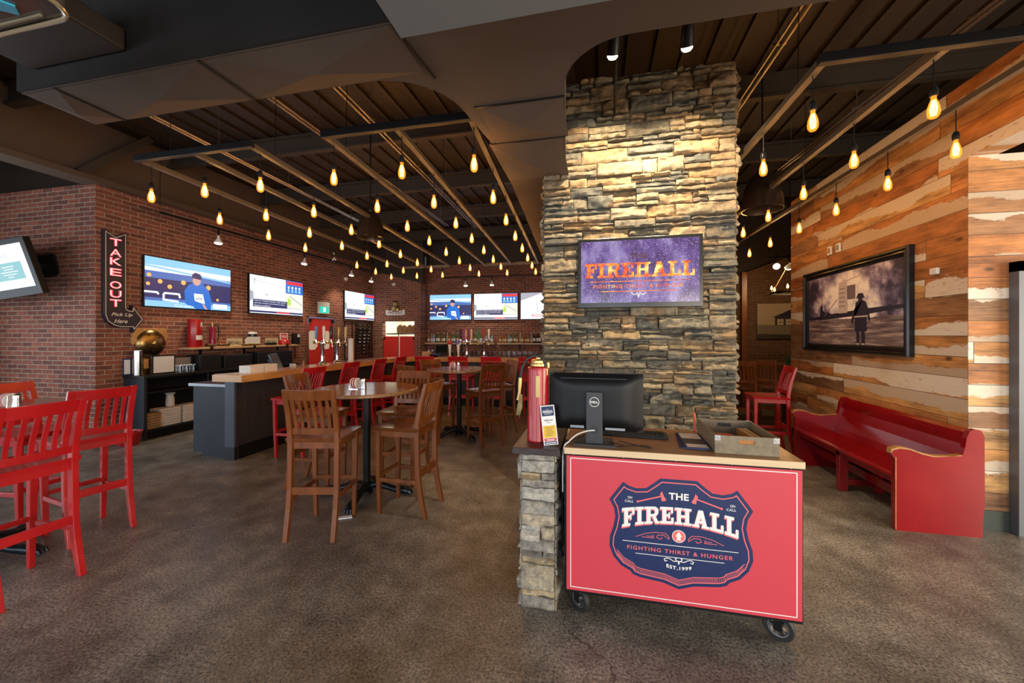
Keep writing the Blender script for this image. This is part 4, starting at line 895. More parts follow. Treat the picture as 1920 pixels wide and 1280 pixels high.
def pos(loc, rz, label):
    t = T('till_screen', label, 'till', loc, rz)
    MB().lathe([(0, 0), (0.10, 0), (0.09, 0.02), (0.03, 0.03), (0.025, 0.14)], 16).build('stand', m_blackg, t)
    mb = MB(); mb.T = Matrix.Translation((0, 0, 0.22)) @ Matrix.Rotation(R(-22), 4, 'X'); mb.box(-0.19, -0.02, -0.13, 0.19, 0.03, 0.13); mb.build('display', m_blackg, t, bevel=0.012)
    mb = MB(); mb.T = Matrix.Translation((0, 0, 0.22)) @ Matrix.Rotation(R(-22), 4, 'X'); mb.box(-0.11, 0.03, -0.09, 0.11, 0.08, 0.07); mb.build('housing', m_blackg, t, bevel=0.02)
pos((-4.98, 5.20, 0.967), R(120), 'black touch till seen from behind on the inner bar counter')
item('card_reader', B(-0.04, -0.03, 0, 0.04, 0.03, 0.16), m_paper, (-4.95, 5.52, 0.967), 'small white card stand right of the till', 'card stand', bevel=0.004)
item('spray_bottle', cyl([(0, 0), (0.03, 0), (0.035, 0.1), (0.012, 0.16), (0.02, 0.2), (0, 0.21)], 12), M('copper_glaze', (0.35, 0.14, 0.07), 0.3, 0.4), (-4.98, 5.80, 0.967), 'copper coloured bottle beside the till', 'bottle')
HC = {'blue': M('blue_tap_handle', (0.10, 0.25, 0.5), 0.3), 'white': m_white, 'red': m_redgloss, 'black': m_blackg, 'gold': m_brass, 'cream': m_cream, 'green': M('green_tap_handle', (0.02, 0.2, 0.12), 0.3), 'purple': M('violet_tap_handle', (0.2, 0.15, 0.6), 0.3)}
def tap_tower(loc, rz, label, handles, h=0.38, z0=None):
    t = T('beer_tower', label, 'beer tower', loc, rz)
    cyl([(0, 0), (0.075, 0), (0.07, 0.015), (0.035, 0.04), (0.03, 0.08), (0.03, h-.08), (0.05, h-.03), (0.055, h), (0.04, h+.03), (0, h+.035)], 20).build('column', m_chrome, t)
    n = len(handles); wd = 0.13*(n-1)/2+0.03
    MB().tube([(-wd, 0, h), (wd, 0, h)], 0.024, 12).build('cross_tube', m_chrome, t)
    for i, hc in enumerate(handles):
        x = (i-(n-1)/2)*0.13
        a = MB(); a.tube([(x, -0.02, h), (x, -0.09, h), (x, -0.105, h-.07)], 0.010, 8); a.tube([(x, -0.05, h), (x, -0.05, h+.05)], 0.009, 8); tp = a.build('tap', m_chrome, t)
        mb = MB(); mb.tube([(x, -0.05, h+.05), (x, -0.052, h+.10), (x, -0.055, h+.26), (x, -0.055, h+.29)], [0.012, 0.022, 0.026, 0.012], 10); mb.build('tap_handle', HC[hc], t)
tap_tower((-4.78, 6.02, ZB), R(60), 'chrome beer tower with a tall blue handle, nearest on the bar', ['blue', 'white', 'black'])
tap_tower((-4.78, 6.42, ZB), R(60), 'second chrome beer tower, in front of the red door\'s right edge', ['red', 'gold', 'cream'])
item('white_tower', cyl([(0, 0), (0.06, 0), (0.05, 0.02), (0.05, 0.42), (0.055, 0.44), (0, 0.45)]), m_white, (-4.76, 6.80, ZB), 'plain white cylindrical drink tower on the bar', 'drink tower')
for nm, x, hc in (('red', -3.41, 'red'), ('violet', -3.20, 'purple')):
    t = T('tap_handle_tower', 'slim white tap tower with a round %s top on the back bar leg' % nm, 'beer tower', (x, 8.62, ZB))
    cyl([(0, 0), (0.05, 0), (0.018, 0.03), (0.035, 0.24), (0.04, 0.29), (0, 0.30)], 14).build('column', m_white, t)
    MB().lathe([(0, 0.28), (0.04, 0.29), (0.055, 0.33), (0.04, 0.37), (0, 0.385)], 14).build('knob', HC[hc], t)
tap_tower((-2.99, 8.62, ZB), R(0), 'chrome beer tower on the back bar leg, left of two', ['black', 'gold', 'cream'], 0.36)
tap_tower((-2.57, 8.62, ZB), R(0), 'chrome beer tower on the back bar leg, right of two', ['green', 'red', 'white'], 0.36)
item('napkin_box', B(-.10, -.07, 0, .10, .07, .12), m_kraft, (-3.95, 8.55, ZB), 'kraft napkin box on the bar corner', 'box', bevel=0.004)
item('black_bowl', cyl([(0, 0), (0.06, 0), (0.16, 0.06), (0.15, 0.06), (0, 0.02)]), m_blackg, (-3.75, 8.52, ZB), 'black bowl on the bar corner', 'bowl')

# back counter, shelves, bottles
t = T('back_counter', 'dark back bar counter under the back televisions', 'counter', (-5.4, 11.2, 0))
B(0, 0, 0, 6.8, 0.58, 0.90).build('body', m_cab, t); B(-0.02, -0.03, 0.90, 6.8, 0.59, 0.94).build('countertop', m_inox, t)
pos((-4.75, 11.3, 0.942), R(5), 'black till screen on the back counter')
rnd = random.Random(4)
for k in range(44):
    x = -5.2 + k*0.082; row = k % 2
    o = cyl([(0, 0), (0.03, 0), (0.036, 0.13 if k % 3 else 0.17)], 8) if k == 0 else None
    if k == 0: g0 = tag(o.build('pint_glass', m_glassware, None, (x, 11.35, 0.942)), 'clear glass on the back counter, first from the left', 'glass', 'glasses on the back counter')
    elif not -4.95 < x < -4.5:
        q = g0.copy(); COL.objects.link(q); q.location = (x, 11.35+0.14*row, 0.942)
        q['label'] = 'clear glass on the back counter, number %d from the left, %s row' % (k+1, ('front', 'rear')[row])
for x0, x1, lb in ((-5.42, -3.12, 'left wooden bottle shelf on the back bar wall'), (-3.02, -0.5, 'right wooden bottle shelf on the back bar wall')):
    t = T('bottle_shelf', lb, 'shelf', (x0, 11.8, 1.32))
    B(0, -0.26, 0, x1-x0, 0, 0.04).build('board', m_bartop_end, t)
    for q in (0.25, 0.5, 0.8): B((x1-x0)*q, -0.25, -0.012, (x1-x0)*q+.04, 0, 0).box((x1-x0)*q, -0.012, -0.25, (x1-x0)*q+.04, 0, 0).build('bracket', m_black, t)
kinds = [('clear', m_clearb, 0.30, 0.037), ('amber', m_amberb, 0.28, 0.040), ('green', m_greenb, 0.32, 0.037), ('pale blue', m_blueb, 0.27, 0.042), ('dark', m_dkglass, 0.33, 0.037)]
protos = {}
for si, (x0, n, nm) in enumerate(((-5.33, 25, 'left'), (-2.95, 17, 'right'))):
    for k in range(n):
        kd = kinds[rnd.randrange(4)] if (si == 0 or k < 12) else kinds[4]
        loc = (x0+k*0.088+rnd.uniform(-.006, .006), 11.64+(k % 2)*0.06, 1.362)
        if kd[0] not in protos:
            o = bottle_mb(kd[2], kd[3], 0.013).build('liquor_bottle', [kd[1], rnd.choice([m_brass, m_white, m_black]), rnd.choice([m_paper, m_cream, m_paper])], None, loc); protos[kd[0]] = o
        else: o = protos[kd[0]].copy(); COL.objects.link(o); o.location = loc
        tag(o, '%s glass liquor bottle, number %d from the left on the %s back shelf' % (kd[0], k+1, nm), 'bottle', 'bottles on the %s back shelf' % nm)
t = T('menu_board', 'small purple lettered menu board standing on the left bottle shelf', 'menu board', (-4.06, 11.56, 1.362))
B(-0.15, 0, 0, 0.15, 0.015, 0.44).build('panel', m_purple, t)
mb = MB(); f = Face(mb, lambda a, b, l: (a, -0.0008, b)); f.line([(-.14, .01), (.14, .01), (.14, .43), (-.14, .43)], .006, 0, True)
for i in range(5): f.rect(-.07, .34-.06*i, .09-.02*(i % 2), .365-.06*i, 0)
mb.build('lettering', m_kpink, t)

# ------------------------------------------------------------------ chairs
def make_chair(mat, seat_m, seat_h, tot, W=0.40):
    t = T('bar_chair', '', 'chair'); k = seat_h/0.785; hw = W/2-0.02
    mb = MB(); n = 10; m_ = 6; vs = []
    for j in range(n+1):
        for i in range(m_+1):
            u = i/m_*2-1; v = j/n*2-1
            wx = (W/2+0.025)*(1-0.08*(1-v)/2*0) * (1 if abs(v) < .9 else 0.98)
            z = seat_h - 0.012*max(0, 1-((u)**2)*1.1)*max(0, 1-v*v)
            vs.append((u*wx, v*0.215, z))
    top = [(j*(m_+1)+i, j*(m_+1)+i+1, (j+1)*(m_+1)+i+1, (j+1)*(m_+1)+i) for j in range(n) for i in range(m_)]
    mb.add(vs, top, 0, True)
    rim = [i for i in range(m_+1)] + [j*(m_+1)+m_ for j in range(1, n+1)] + [n*(m_+1)+i for i in range(m_-1, -1, -1)] + [j*(m_+1) for j in range(n-1, 0, -1)]
    rv = [vs[q] for q in rim]; lo = [(x*.97, y*.97, seat_h-0.032) for x, y, z in rv]; q = len(rv)
    mb.add(rv+lo, [((i+1) % q, i, q+i, q+(i+1) % q) for i in range(q)]+[tuple(range(q, 2*q))], 0, False)
    mb.build('seat', seat_m, t)
    ap = seat_h-0.085
    mb = MB(); mb.box(-hw, 0.165, ap, hw, 0.185, seat_h-.032); mb.box(-hw, -0.195, ap, hw, -0.175, seat_h-.032)
    mb.box(-hw-.008, -.18, ap, -hw+.012, .17, seat_h-.032); mb.box(hw-.012, -.18, ap, hw+.008, .17, seat_h-.032); mb.build('apron', mat, t)
    for sx in (-1, 1):
        MB().sweep_rect([(sx*(hw-.012), 0.175, 0), (sx*(hw-.004), 0.178, seat_h*.5), (sx*hw, 0.178, seat_h-.03)], [0.016, 0.02, 0.023], [0.015, 0.019, 0.022]).build('front_leg', mat, t, bevel=0.004)
        zz = [0, 0.06*k, 0.14*k, 0.24*k, 0.38*k, seat_h-.04, seat_h+0.05, (seat_h+tot)/2, tot]
        yy = [-.275, -.262, -.243, -.222, -.205, -.195, -.200, -.228, -.285]
        MB().sweep_rect([(sx*(hw+.004), y, z) for y, z in zip(yy, zz)], 0.019, [0.016, 0.018, 0.020, 0.021, 0.022, 0.022, 0.021, 0.018, 0.014]).build('rear_leg', mat, t, bevel=0.004)
    # rails: top rail bowed back, lower back rail
    def rail(z0, z1, y0, y1, bow, name, th=0.018):
        mb = MB(); vs = []; n = 8
        for i in range(n+1):
            u = -1+2*i/n; x = u*(hw-.01); b = -bow*(1-u*u)
            vs += [(x, y0+b+th/2, z0), (x, y1+b+th/2, z1), (x, y1+b-th/2, z1), (x, y0+b-th/2, z0)]
        fs = [(4*i+j, 4*i+4+j, 4*i+4+(j+1) % 4, 4*i+(j+1) % 4) for i in range(n) for j in range(4)] + [(0, 1, 2, 3), (4*n+3, 4*n+2, 4*n+1, 4*n)]
        mb.add(vs, fs); mb.build(name, mat, t, bevel=0.003)
    rail(tot-0.085, tot-0.002, -.262, -.287, 0.022, 'top_rail'); zl = seat_h+0.03
    rail(zl, zl+0.05, -.197, -.203, 0.012, 'lower_rail')
    for i in range(6):
        u = (i-2.5)/3.2; x = u*(hw-.01); b0 = -.012*(1-u*u); b1 = -.022*(1-u*u); h0, h1 = zl+.045, tot-.082
        ys = [-.203+b0, -.232+b0-.012, -.262+b1]
        MB().sweep_rect([(x, ys[0], h0), (x, -.214+b0, h0+(h1-h0)*.3), (x, -.236+b1, h0+(h1-h0)*.7), (x, ys[2], h1)], 0.0125, 0.005).build('slat', mat, t)
    zr = [0.37*k, 0.31*k, 0.34*k]
    B(-hw, -0.215, zr[0]-.03, hw, -0.195, zr[0]+.03).build('foot_rail', mat, t, bevel=0.003)
    B(-hw, 0.165, zr[2]-.018, hw, 0.19, zr[2]+.018).build('foot_rail', mat, t, bevel=0.003)
    for sx in (-1, 1): B(sx*hw-.01, -0.21, zr[1]-.018, sx*hw+.01, 0.18, zr[1]+.018).build('stretcher', mat, t, bevel=0.003)
    return t
# local: chair faces +Y. heading angle rz turns it
cb = make_chair(m_brown, m_brown_seat, 0.785, 1.18); cr = make_chair(m_red, m_red, 0.785, 1.18)
cb.name = 'bar_chair'; used = {}
def place(proto, x, y, rz, label, group):
    if proto.name not in used:
        used[proto.name] = 1; proto.location = (x, y, 0); proto.rotation_euler = (0, 0, R(rz)); proto['label'] = label; proto['group'] = group; return proto
    return dup(proto, (x, y, 0), R(rz), label, group)
G1 = 'brown chairs at the near round table'; G2 = 'brown chairs at the rear round table'; G3 = 'red chairs at the left table'; G4 = 'red chairs along the bar'
place(cb, -2.245, 2.865, 13, 'brown slat-back bar chair nearest the camera, its back turned to us', G1)
place(cb, -1.745, 3.325, 90, 'brown slat-back bar chair at the right of the near round table', G1)
place(cb, -2.09, 3.93, 184, 'brown slat-back bar chair behind the near round table, facing us', G1)
place(cb, -2.93, 3.66, -82, 'brown slat-back bar chair at the left of the near round table', G1)
place(cb, -2.50, 5.22, -25, 'brown bar chair at the rear round table, front left, hidden behind the near set', G2)
place(cb, -1.68, 5.62, 48, 'brown bar chair at the rear round table, front right', G2)
place(cb, -2.62, 6.12, -125, 'brown bar chair at the rear round table, back left', G2)
place(cb, -1.62, 6.22, 130, 'brown bar chair at the rear round table, back right', G2)
place(cr, -3.64, 1.73, 90, 'red bar chair nearest the camera at the left table', G3)
place(cr, -4.10, 2.36, 80, 'red bar chair behind the nearest red one, its back towards the bar end', G3)
place(cr, -4.76, 2.36, -84, 'red bar chair across the left table, seen through the slats of the others', G3)
for x, y, rz, lb in ((-3.93, 4.46, 88, 'red bar chair nearest along the bar side, partly behind a brown chair'), (-4.06, 5.43, 90, 'second red bar chair along the side of the bar'), (-4.06, 6.25, 92, 'third red bar chair along the side of the bar'), (-4.06, 7.0, 90, 'fourth red bar chair along the side of the bar, by the corner'),
        (-3.40, 7.50, 0, 'red bar chair at the back leg of the bar, first from the corner'), (-2.72, 7.56, 0, 'red bar chair at the back leg of the bar, second from the corner'), (-2.05, 7.60, 0, 'red bar chair at the back leg of the bar, third from the corner'), (-1.30, 7.62, 0, 'red bar chair at the back leg of the bar, behind the red extinguisher')):
    place(cr, x, y, rz, lb, G4)
place(cr, 2.25, 5.93, 90, 'red bar chair past the far end of the red pew', None) if False else None
q = dup(cr, (2.24, 5.95, 0), R(86), 'red bar chair standing past the far end of the red pew'); 
if 'group' in q: del q['group']
q = dup(cb, (2.42, 7.25, 0), R(-30), 'dark brown bar chair behind the lone red chair, left one'); q['group'] = 'chairs in the rear dining room'
q.scale = (1, 1, 1); q.location.z = 0
q = dup(cb, (2.83, 7.55, 0), R(-30), 'dark brown bar chair behind the lone red chair, right one'); q['group'] = 'chairs in the rear dining room'
tag(MB().box(2.75, 7.9, 1.02, 4.0, 8.7, 1.06).box(3.4, 8.26, 0, 3.48, 8.34, 1.02).build('dining_table', [m_table]), 'dark table in the rear dining room', 'table')
item('green_bottle', cyl([(0, 0), (0.03, 0), (0.03, 0.1), (0.01, 0.16), (0, 0.2)], 10), HC['green'], (3.36, 8.0, 1.06), 'green thing on the rear dining table', 'bottle')

# ------------------------------------------------------------------ round bar tables
def round_table(x, y, r, rz, label, lab2=None):
    t = T('bar_table', label, 'table', (x, y, 0), R(rz))
    MB().lathe([(0, 1.035), (r-.01, 1.035), (r, 1.042), (r, 1.062), (r-.008, 1.07)], 48, 1).lathe([(r-.008, 1.07), (0, 1.0702)], 48, 0).build('tabletop', [m_table, m_tedge], t)
    MB().lathe([(0.10, 1.02), (0.10, 1.035), (0.036, 1.0), (0.036, 0.06), (0.06, 0.05), (0.06, 0.02), (0, 0.02)], 24).build('pole', m_black, t)
    for k in range(4):
        q = R(90*k); c, s_ = math.cos(q), math.sin(q)
        pts = []; rr = []
        for d, z, w_ in ((0.04, 0.10, .045), (0.12, .115, .042), (0.20, .085, .036), (0.28, .06, .034), (0.34, .055, .042), (0.40, .045, .044), (0.44, .025, .024)):
            pts.append((c*d, s_*d, z)); rr.append(w_)
        mb = MB(); mb.tube(pts, rr, 10, ell=0.9)
        for a in (-.022, 0, .022):  # claws
            mb.tube([(c*.40-s_*a, s_*.40+c*a, .05), (c*.44-s_*a*1.2, s_*.44+c*a*1.2, .035), (c*.455-s_*a*1.2, s_*.455+c*a*1.2, .012)], [.016, .015, .007], 6)
        mb.build('claw_foot', m_castiron, t)
    return t
round_table(-2.27, 3.50, 0.50, -78, 'round brown bar table nearest, on a dark pole with claw feet')
round_table(-2.16, 5.86, 0.50, -40, 'round brown bar table at the rear, before the back leg of the bar')
round_table(-4.36, 1.86, 0.50, 22, 'round bar table among the red chairs at the left edge')
item('folded_shim', MB().prism([(-.06, -.02), (.07, -.015), (.06, .03), (-.07, .02)], 0.001, 0.012, 'xy'), m_paper, (-2.17, 3.0, 0), 'folded white paper shim under a claw foot of the near table', 'paper shim', rotz=0.5)
def caddy(x, y, z, who):
    t = T('coaster_holder', 'round wire holder of coasters on the %s' % who, 'holder', (x-.05, y, z))
    Q = Matrix.Rotation(R(90), 3, 'Y')
    for k in range(5): MB().lathe([(0, 0), (0.052, 0), (0.052, 0.006), (0, 0.006)], 20, c=(-.03+k*.012, 0, .056), T=Q).build('coaster', m_foam if k % 2 == 0 else m_kred, t)
    mb = MB(); mb.box(-.05, -.04, 0, .05, .04, .004)
    for xx in (-.045, .04): mb.tube([(xx, -.035, 0), (xx, -.03, .09), (xx, .03, .09), (xx, .035, 0)], .003, 6)
    mb.build('wire_frame', m_chrome, t)
    t = T('salt_shaker', 'silver topped shaker on the %s' % who, 'shaker', (x+.045, y-.01, z))
    cyl([(0, 0), (.026, 0), (.027, .01), (.020, .075), (.0205, .08)], 16).build('body', m_white if 'rear' in who else m_inox, t); cyl([(.022, .078), (.021, .098), (.008, .108), (0, .108)], 16).build('lid', m_chrome, t)
caddy(-2.29, 3.42, 1.0705, 'near round table'); caddy(-2.17, 5.75, 1.0705, 'rear round table'); caddy(-4.12, 1.97, 1.0705, 'left table among red chairs')

# ------------------------------------------------------------------ red pew
Y0, Y1 = 3.80, 5.50
t = T('red_pew', 'long worn red wooden pew against the plank wall', 'pew', (0, 0, 0))
prof = [(2.38, 0.0), (2.375, 0.58), (2.345, 0.63), (2.35, 0.665), (2.40, 0.68), (2.48, 0.672), (2.56, 0.64), (2.64, 0.622), (2.76, 0.628), (2.83, 0.645), (2.845, 0.70), (2.855, 0.78), (2.875, 0.835), (2.91, 0.855), (2.95, 0.845), (2.97, 0.80), (2.972, 0.30), (2.955, 0.0)]
for y in (Y0, Y1-0.045):
    e = MB().prism(prof, y, y+0.045).build('end_panel', m_pew, t, bevel=0.006)
    MB().prism([(2.345, 0.63), (2.35, 0.668), (2.40, 0.684), (2.48, 0.676), (2.56, 0.644), (2.64, 0.626), (2.76, 0.632), (2.825, 0.646), (2.82, 0.638), (2.64, 0.618), (2.56, 0.634), (2.48, 0.664), (2.41, 0.672), (2.362, 0.655)], y-0.004, y+0.049).build('worn_arm_edge', m_wear, e)
B(2.378, Y0-.003, 0.01, 2.384, Y0+0.002, 0.6).build('worn_front_edge', m_wear, t)
seat = [(2.40, 0.405), (2.39, 0.42), (2.395, 0.44), (2.42, 0.448), (2.55, 0.436), (2.70, 0.428), (2.80, 0.436), (2.80, 0.41), (2.6, 0.405)]
MB().prism(seat, Y0+0.04, Y1-0.04).build('seat', m_pew, t, bevel=0.003)
back = [(2.78, 0.43), (2.80, 0.50), (2.845, 0.62), (2.872, 0.72), (2.868, 0.78), (2.872, 0.82), (2.90, 0.845), (2.94, 0.84), (2.95, 0.80), (2.915, 0.74), (2.89, 0.68), (2.86, 0.58), (2.83, 0.43)]
MB().prism(back, Y0+0.04, Y1-0.04).build('backrest', m_pew, t, bevel=0.003)
mb = MB().box(2.42, 4.64, 0, 2.50, 4.70, 0.41); mb.box(2.5, 4.65, 0.06, 2.78, 4.69, 0.12); mb.box(2.74, 4.64, 0, 2.81, 4.70, 0.41); mb.build('middle_leg', m_pew, t, bevel=0.004)
B(2.59, Y0+.04, 0.16, 2.63, Y1-.04, 0.24).build('stretcher', m_pew, t, bevel=0.004)
B(2.42, Y0+.04, 0.36, 2.45, Y1-.04, 0.405).build('seat_rail', m_pew, t, bevel=0.003)

# ------------------------------------------------------------------ framed photograph on the plank wall
g = NG('grey_smoke_photograph'); ob, xyz = g.coords(); g.b.inputs['Roughness'].default_value = 0.35
v = g.comb(g.math('MULTIPLY', xyz[0], 1.0), g.math('MULTIPLY', xyz[2], 1.0)); nz = g.noise(v, 3.4, 6.0, 0.62)
up = g.math('MULTIPLY_ADD', xyz[2], 1.0, 0.5, clamp=True)
d = g.n('ShaderNodeVectorMath', operation='DISTANCE'); g.set(d, '0', g.comb(xyz[0], xyz[2])); d.inputs[1].default_value = (0.0, 0.10, 0)
glow = g.math('SUBTRACT', 0.62, g.math('MULTIPLY', d.outputs['Value'], 0.62), clamp=True)
val = g.math('ADD', g.math('MULTIPLY', nz, 1.25), g.math('MULTIPLY_ADD', glow, 0.85, -0.42))
sky = g.ramp(val, [(0.26, (0.045, 0.035, 0.075)), (0.40, (0.25, 0.20, 0.32)), (0.50, (0.62, 0.54, 0.66)), (0.62, (1.0, 0.93, 0.88))])
gr = g.noise(g.comb(g.math('MULTIPLY', xyz[0], 2.5), g.math('MULTIPLY', xyz[2], 26.0)), 1.0, 5.0, 0.6)
ground = g.ramp(gr, [(0.35, (0.08, 0.055, 0.07)), (0.52, (0.24, 0.18, 0.19)), (0.68, (0.62, 0.5, 0.46))])
g.set(g.b, 'Base Color', g.mix(g.math('GREATER_THAN', g.math('MULTIPLY_ADD', nz, 0.06, xyz[2]), -0.10), ground, sky))
m_photo = g.m
m_phdk = M('photo_dark_ink', (0.03, 0.025, 0.05), 0.4); m_phmid = M('photo_grey_ink', (0.20, 0.15, 0.2), 0.4); m_phlt = M('photo_light_ink', (0.62, 0.52, 0.50), 0.4)
t = T('framed_photograph', 'large black framed photograph of a firefighter before smoke on the plank wall', 'picture', (3.0, 5.54, 1.935), R(-90))
W2, H2 = 1.0, 0.55   # half sizes, outer
mb = MB()
def ring(mb, w0, h0, w1, h1, y0, y1, m=0):
    v = [(-w0, y0, -h0), (w0, y0, -h0), (w0, y0, h0), (-w0, y0, h0), (-w1, y1, -h1), (w1, y1, -h1), (w1, y1, h1), (-w1, y1, h1)]
    mb.add(v, [(i, (i+1) % 4, 4+(i+1) % 4, 4+i) for i in range(4)], m)
seq = [(W2, H2, 0), (W2, H2, -.045), (W2-.012, H2-.012, -.06), (W2-.03, H2-.03, -.062), (W2-.045, H2-.045, -.045), (W2-.06, H2-.06, -.05), (W2-.085, H2-.085, -.038), (W2-.10, H2-.10, -.018)]
for a, b in zip(seq, seq[1:]): ring(mb, a[0], a[1], b[0], b[1], a[2], b[2])
mb.build('picture_frame', m_blackg, t)
mb = MB(); f = Face(mb, lambda a, b, l: (a, -.018-.0007*l, b))
f.layer(0).rect(-.9, -.45, .9, .45, 0)
f.layer(1).poly([(-.9, -.10), (-.55, -.07), (-.45, -.02), (-.35, -.06), (-.1, -.05), (.3, -.03), (.9, -.02), (.9, -.06), (.3, -.10), (-.5, -.13), (-.9, -.12)], 1)
f.poly([(-.62, -.08), (-.60, .06), (-.56, .08), (-.55, .0), (-.50, -.03), (-.46, -.07)], 1)
f.poly([(-.20, -.06), (-.19, .30), (-.16, .33), (-.03, .32), (-.02, .22), (-.03, .12), (.0, .04), (-.02, -.06)], 3)
for i in range(5): f.layer(2).rect(-.18, .02+.055*i, -.06, .03+.055*i, 2)
f.layer(2).line([(-.19, .32), (.22, .36), (.34, .30)], .012, 3).line([(-.50, -.08), (-.22, .12)], .012, 2)
f.rect(-.02, .10, .14, .27, 2)
# firefighter, seen from behind
K = 1.15; X = .23
FF = lambda pts: [(X+a*K*1.15, b*K-.005) for a, b in pts]
f.layer(3).poly(FF([(-.075, -.12), (-.085, -.02), (-.10, -.05), (-.13, -.15), (-.115, -.17), (-.085, -.11), (-.075, -.02), (-.06, .05), (-.03, .065), (.03, .065), (.07, .05), (.10, -.02), (.13, -.13), (.115, -.16), (.09, -.10), (.085, -.12), (.085, -.25), (-.075, -.25)]), 1)
f.disc(X, .10, .04, 1, 14, .048).poly(FF([(-.058, .09), (.058, .09), (.03, .138), (-.03, .138)]), 1)
f.poly(FF([(-.055, -.25), (-.01, -.25), (-.015, -.42), (-.05, -.42)]), 1).poly(FF([(.01, -.25), (.06, -.25), (.06, -.42), (.02, -.42)]), 1)
f.layer(4).poly(FF([(-.085, -.105), (.10, -.105), (.10, -.09), (-.085, -.09)]), 3).poly(FF([(-.048, -.385), (-.018, -.385), (-.018, -.37), (-.048, -.37)]), 3).poly(FF([(.022, -.385), (.058, -.385), (.058, -.37), (.022, -.37)]), 3)
mb.build('print', [m_photo, m_phdk, m_phmid, m_phlt], t)
for y, lb in ((5.94, 'left'), (5.75, 'right')):
    o = MB().box(0, -.035, 0, .02, .035, .11).box(-.001, -.022, .02, 0, .022, .09, m=1).build('wall_switch', [m_white, M('thermostat_'+lb, (.25, .1, .08) if lb == 'left' else (.06, .16, .2), .4)], None, (2.978, y, 2.66)); tag(o, 'small wall control above the framed photograph, %s one' % lb, 'wall control')
item('wall_sensor', B(0, -.04, 0, .03, .04, .06), m_white, (2.97, 4.29, 2.15), 'small white wall sensor right of the framed photograph', 'sensor', bevel=.008)

# rear dining room: canvas, chandelier, spots
t = T('canvas_picture', 'sepia canvas print of a fire station on the rear dining room wall', 'picture', (4.42, 10.48, 1.93))
B(-.68, -.03, -.42, .68, 0, .42).build('canvas', M('sepia_sky', (.42, .32, .2), .6), t)
mb = MB(); f = Face(mb, lambda a, b, l: (a, -.031-.0008*l, b)); f.layer(1).poly([(-.68, -.42), (.68, -.42), (.68, -.12), (-.68, -.08)], 1).poly([(-.68, -.42), (.68, -.42), (.68, -.34), (-.68, -.30)], 2)
f.layer(2).rect(-.30, -.10, .5, .10, 2).poly([(-.36, .09), (.55, .09), (.2, .27), (.02, .27)], 0)
for i in range(4): f.layer(3).rect(-.25+i*.18, -.09, -.12+i*.18, .05, 3)
for i in range(4): f.layer(4).rect(-.19+i*.18, -.09, -.18+i*.18, .05, 2).rect(-.25+i*.18, -.03, -.12+i*.18, -.02, 2)
mb.build('print', [m_phdk, M('sepia_drive', (.2, .16, .11), .6), M('sepia_dark', (.05, .035, .025), .6), M('sepia_cream', (.55, .45, .3), .6)], t)
t = T('wheel_chandelier', 'ring chandelier with candle bulbs in the rear dining room', 'chandelier', (3.72, 8.75, 2.44))
mb = MB()
for k in range(24):
    a, b = R(15*k), R(15*k+15); mb.bar((.33*math.cos(a), .33*math.sin(a), 0), (.33*math.cos(b), .33*math.sin(b), 0), .02, .035)
mb.build('ring', m_black, t)
for k in range(3): MB().tube([(.33*math.cos(R(120*k+20)), .33*math.sin(R(120*k+20)), 0), (0, 0, .62), ], .006).build('rope', m_wear, t)
MB().tube([(0, 0, .62), (0, 0, 2.302)], .008).build('rod', m_black, t)
for k in range(6):
    c_ = MB().tube([(.33*math.cos(R(60*k)), .33*math.sin(R(60*k)), .01), (.33*math.cos(R(60*k)), .33*math.sin(R(60*k)), .06)], .014).build('candle_holder', m_cream, t)
    MB().lathe([(0, .06), (.018, .075), (.02, .10), (.008, .14), (0, .15)], 10, c=(.33*math.cos(R(60*k)), .33*math.sin(R(60*k)), 0)).build('candle_bulb', m_filament, c_)
light('chandelier_light', 'POINT', (0, 0, .15), 22, WARM, t, shadow_soft_size=.3)
track((3.3, 8.6, 3.12), (4.6, 8.6, 3.12), 'black lamp track in the rear dining room')
par((3.42, 8.6, 2.95), (3.2, 7.5, 2.3), 'small white track lamp at the left in the rear dining room', 5)
par((3.62, 8.6, 2.92), (3.7, 10, 1.8), 'grey track lamp at the right in the rear dining room', 12)

# ------------------------------------------------------------------ host kiosk
t = T('host_kiosk', 'rolling host kiosk with a coral red FIREHALL panel and pale wooden top', 'kiosk', (0, 0, 0))
X0, X1, YF, YB = -.187, .998, 2.205, 2.76
B(X0, YF+.006, .155, X1, YB, .94).build('cabinet_body', m_black, t, bevel=.003)
mb = MB(); mb.box(X0, YF-.006, .935, X1+.004, YB+.01, .968, m=1); mb.box(X0+.001, YF-.005, .968, X1+.003, YB+.009, .9705, m=0)
mb.build('worktop', [m_ktop, m_kedge], t)
fp = MB(); fp.box(X0+.012, YF-.003, .175, X1-.008, YF+.006, .925)
f = Face(fp, lambda a, b, l: (a, YF-.003-.0005*l, b))
f.layer(1).line([(-.152, .193), (.966, .193), (.966, .912), (-.152, .912)], .0045, 1, True)
half = [(.505, .835), (.537, .804), (.579, .777), (.629, .772), (.669, .783), (.697, .802), (.77, .702), (.745, .655), (.738, .61), (.749, .553), (.767, .501), (.77, .448), (.749, .392), (.709, .347), (.66, .323), (.647, .306), (.61, .294), (.537, .286), (.491, .281), (.4145, .256)]
CX = .4145
half[:2] = [(.505, .835), (.540, .806)]
shp = [(2*CX-a, b) for a, b in half[:-1]][::-1]
outline = half + shp
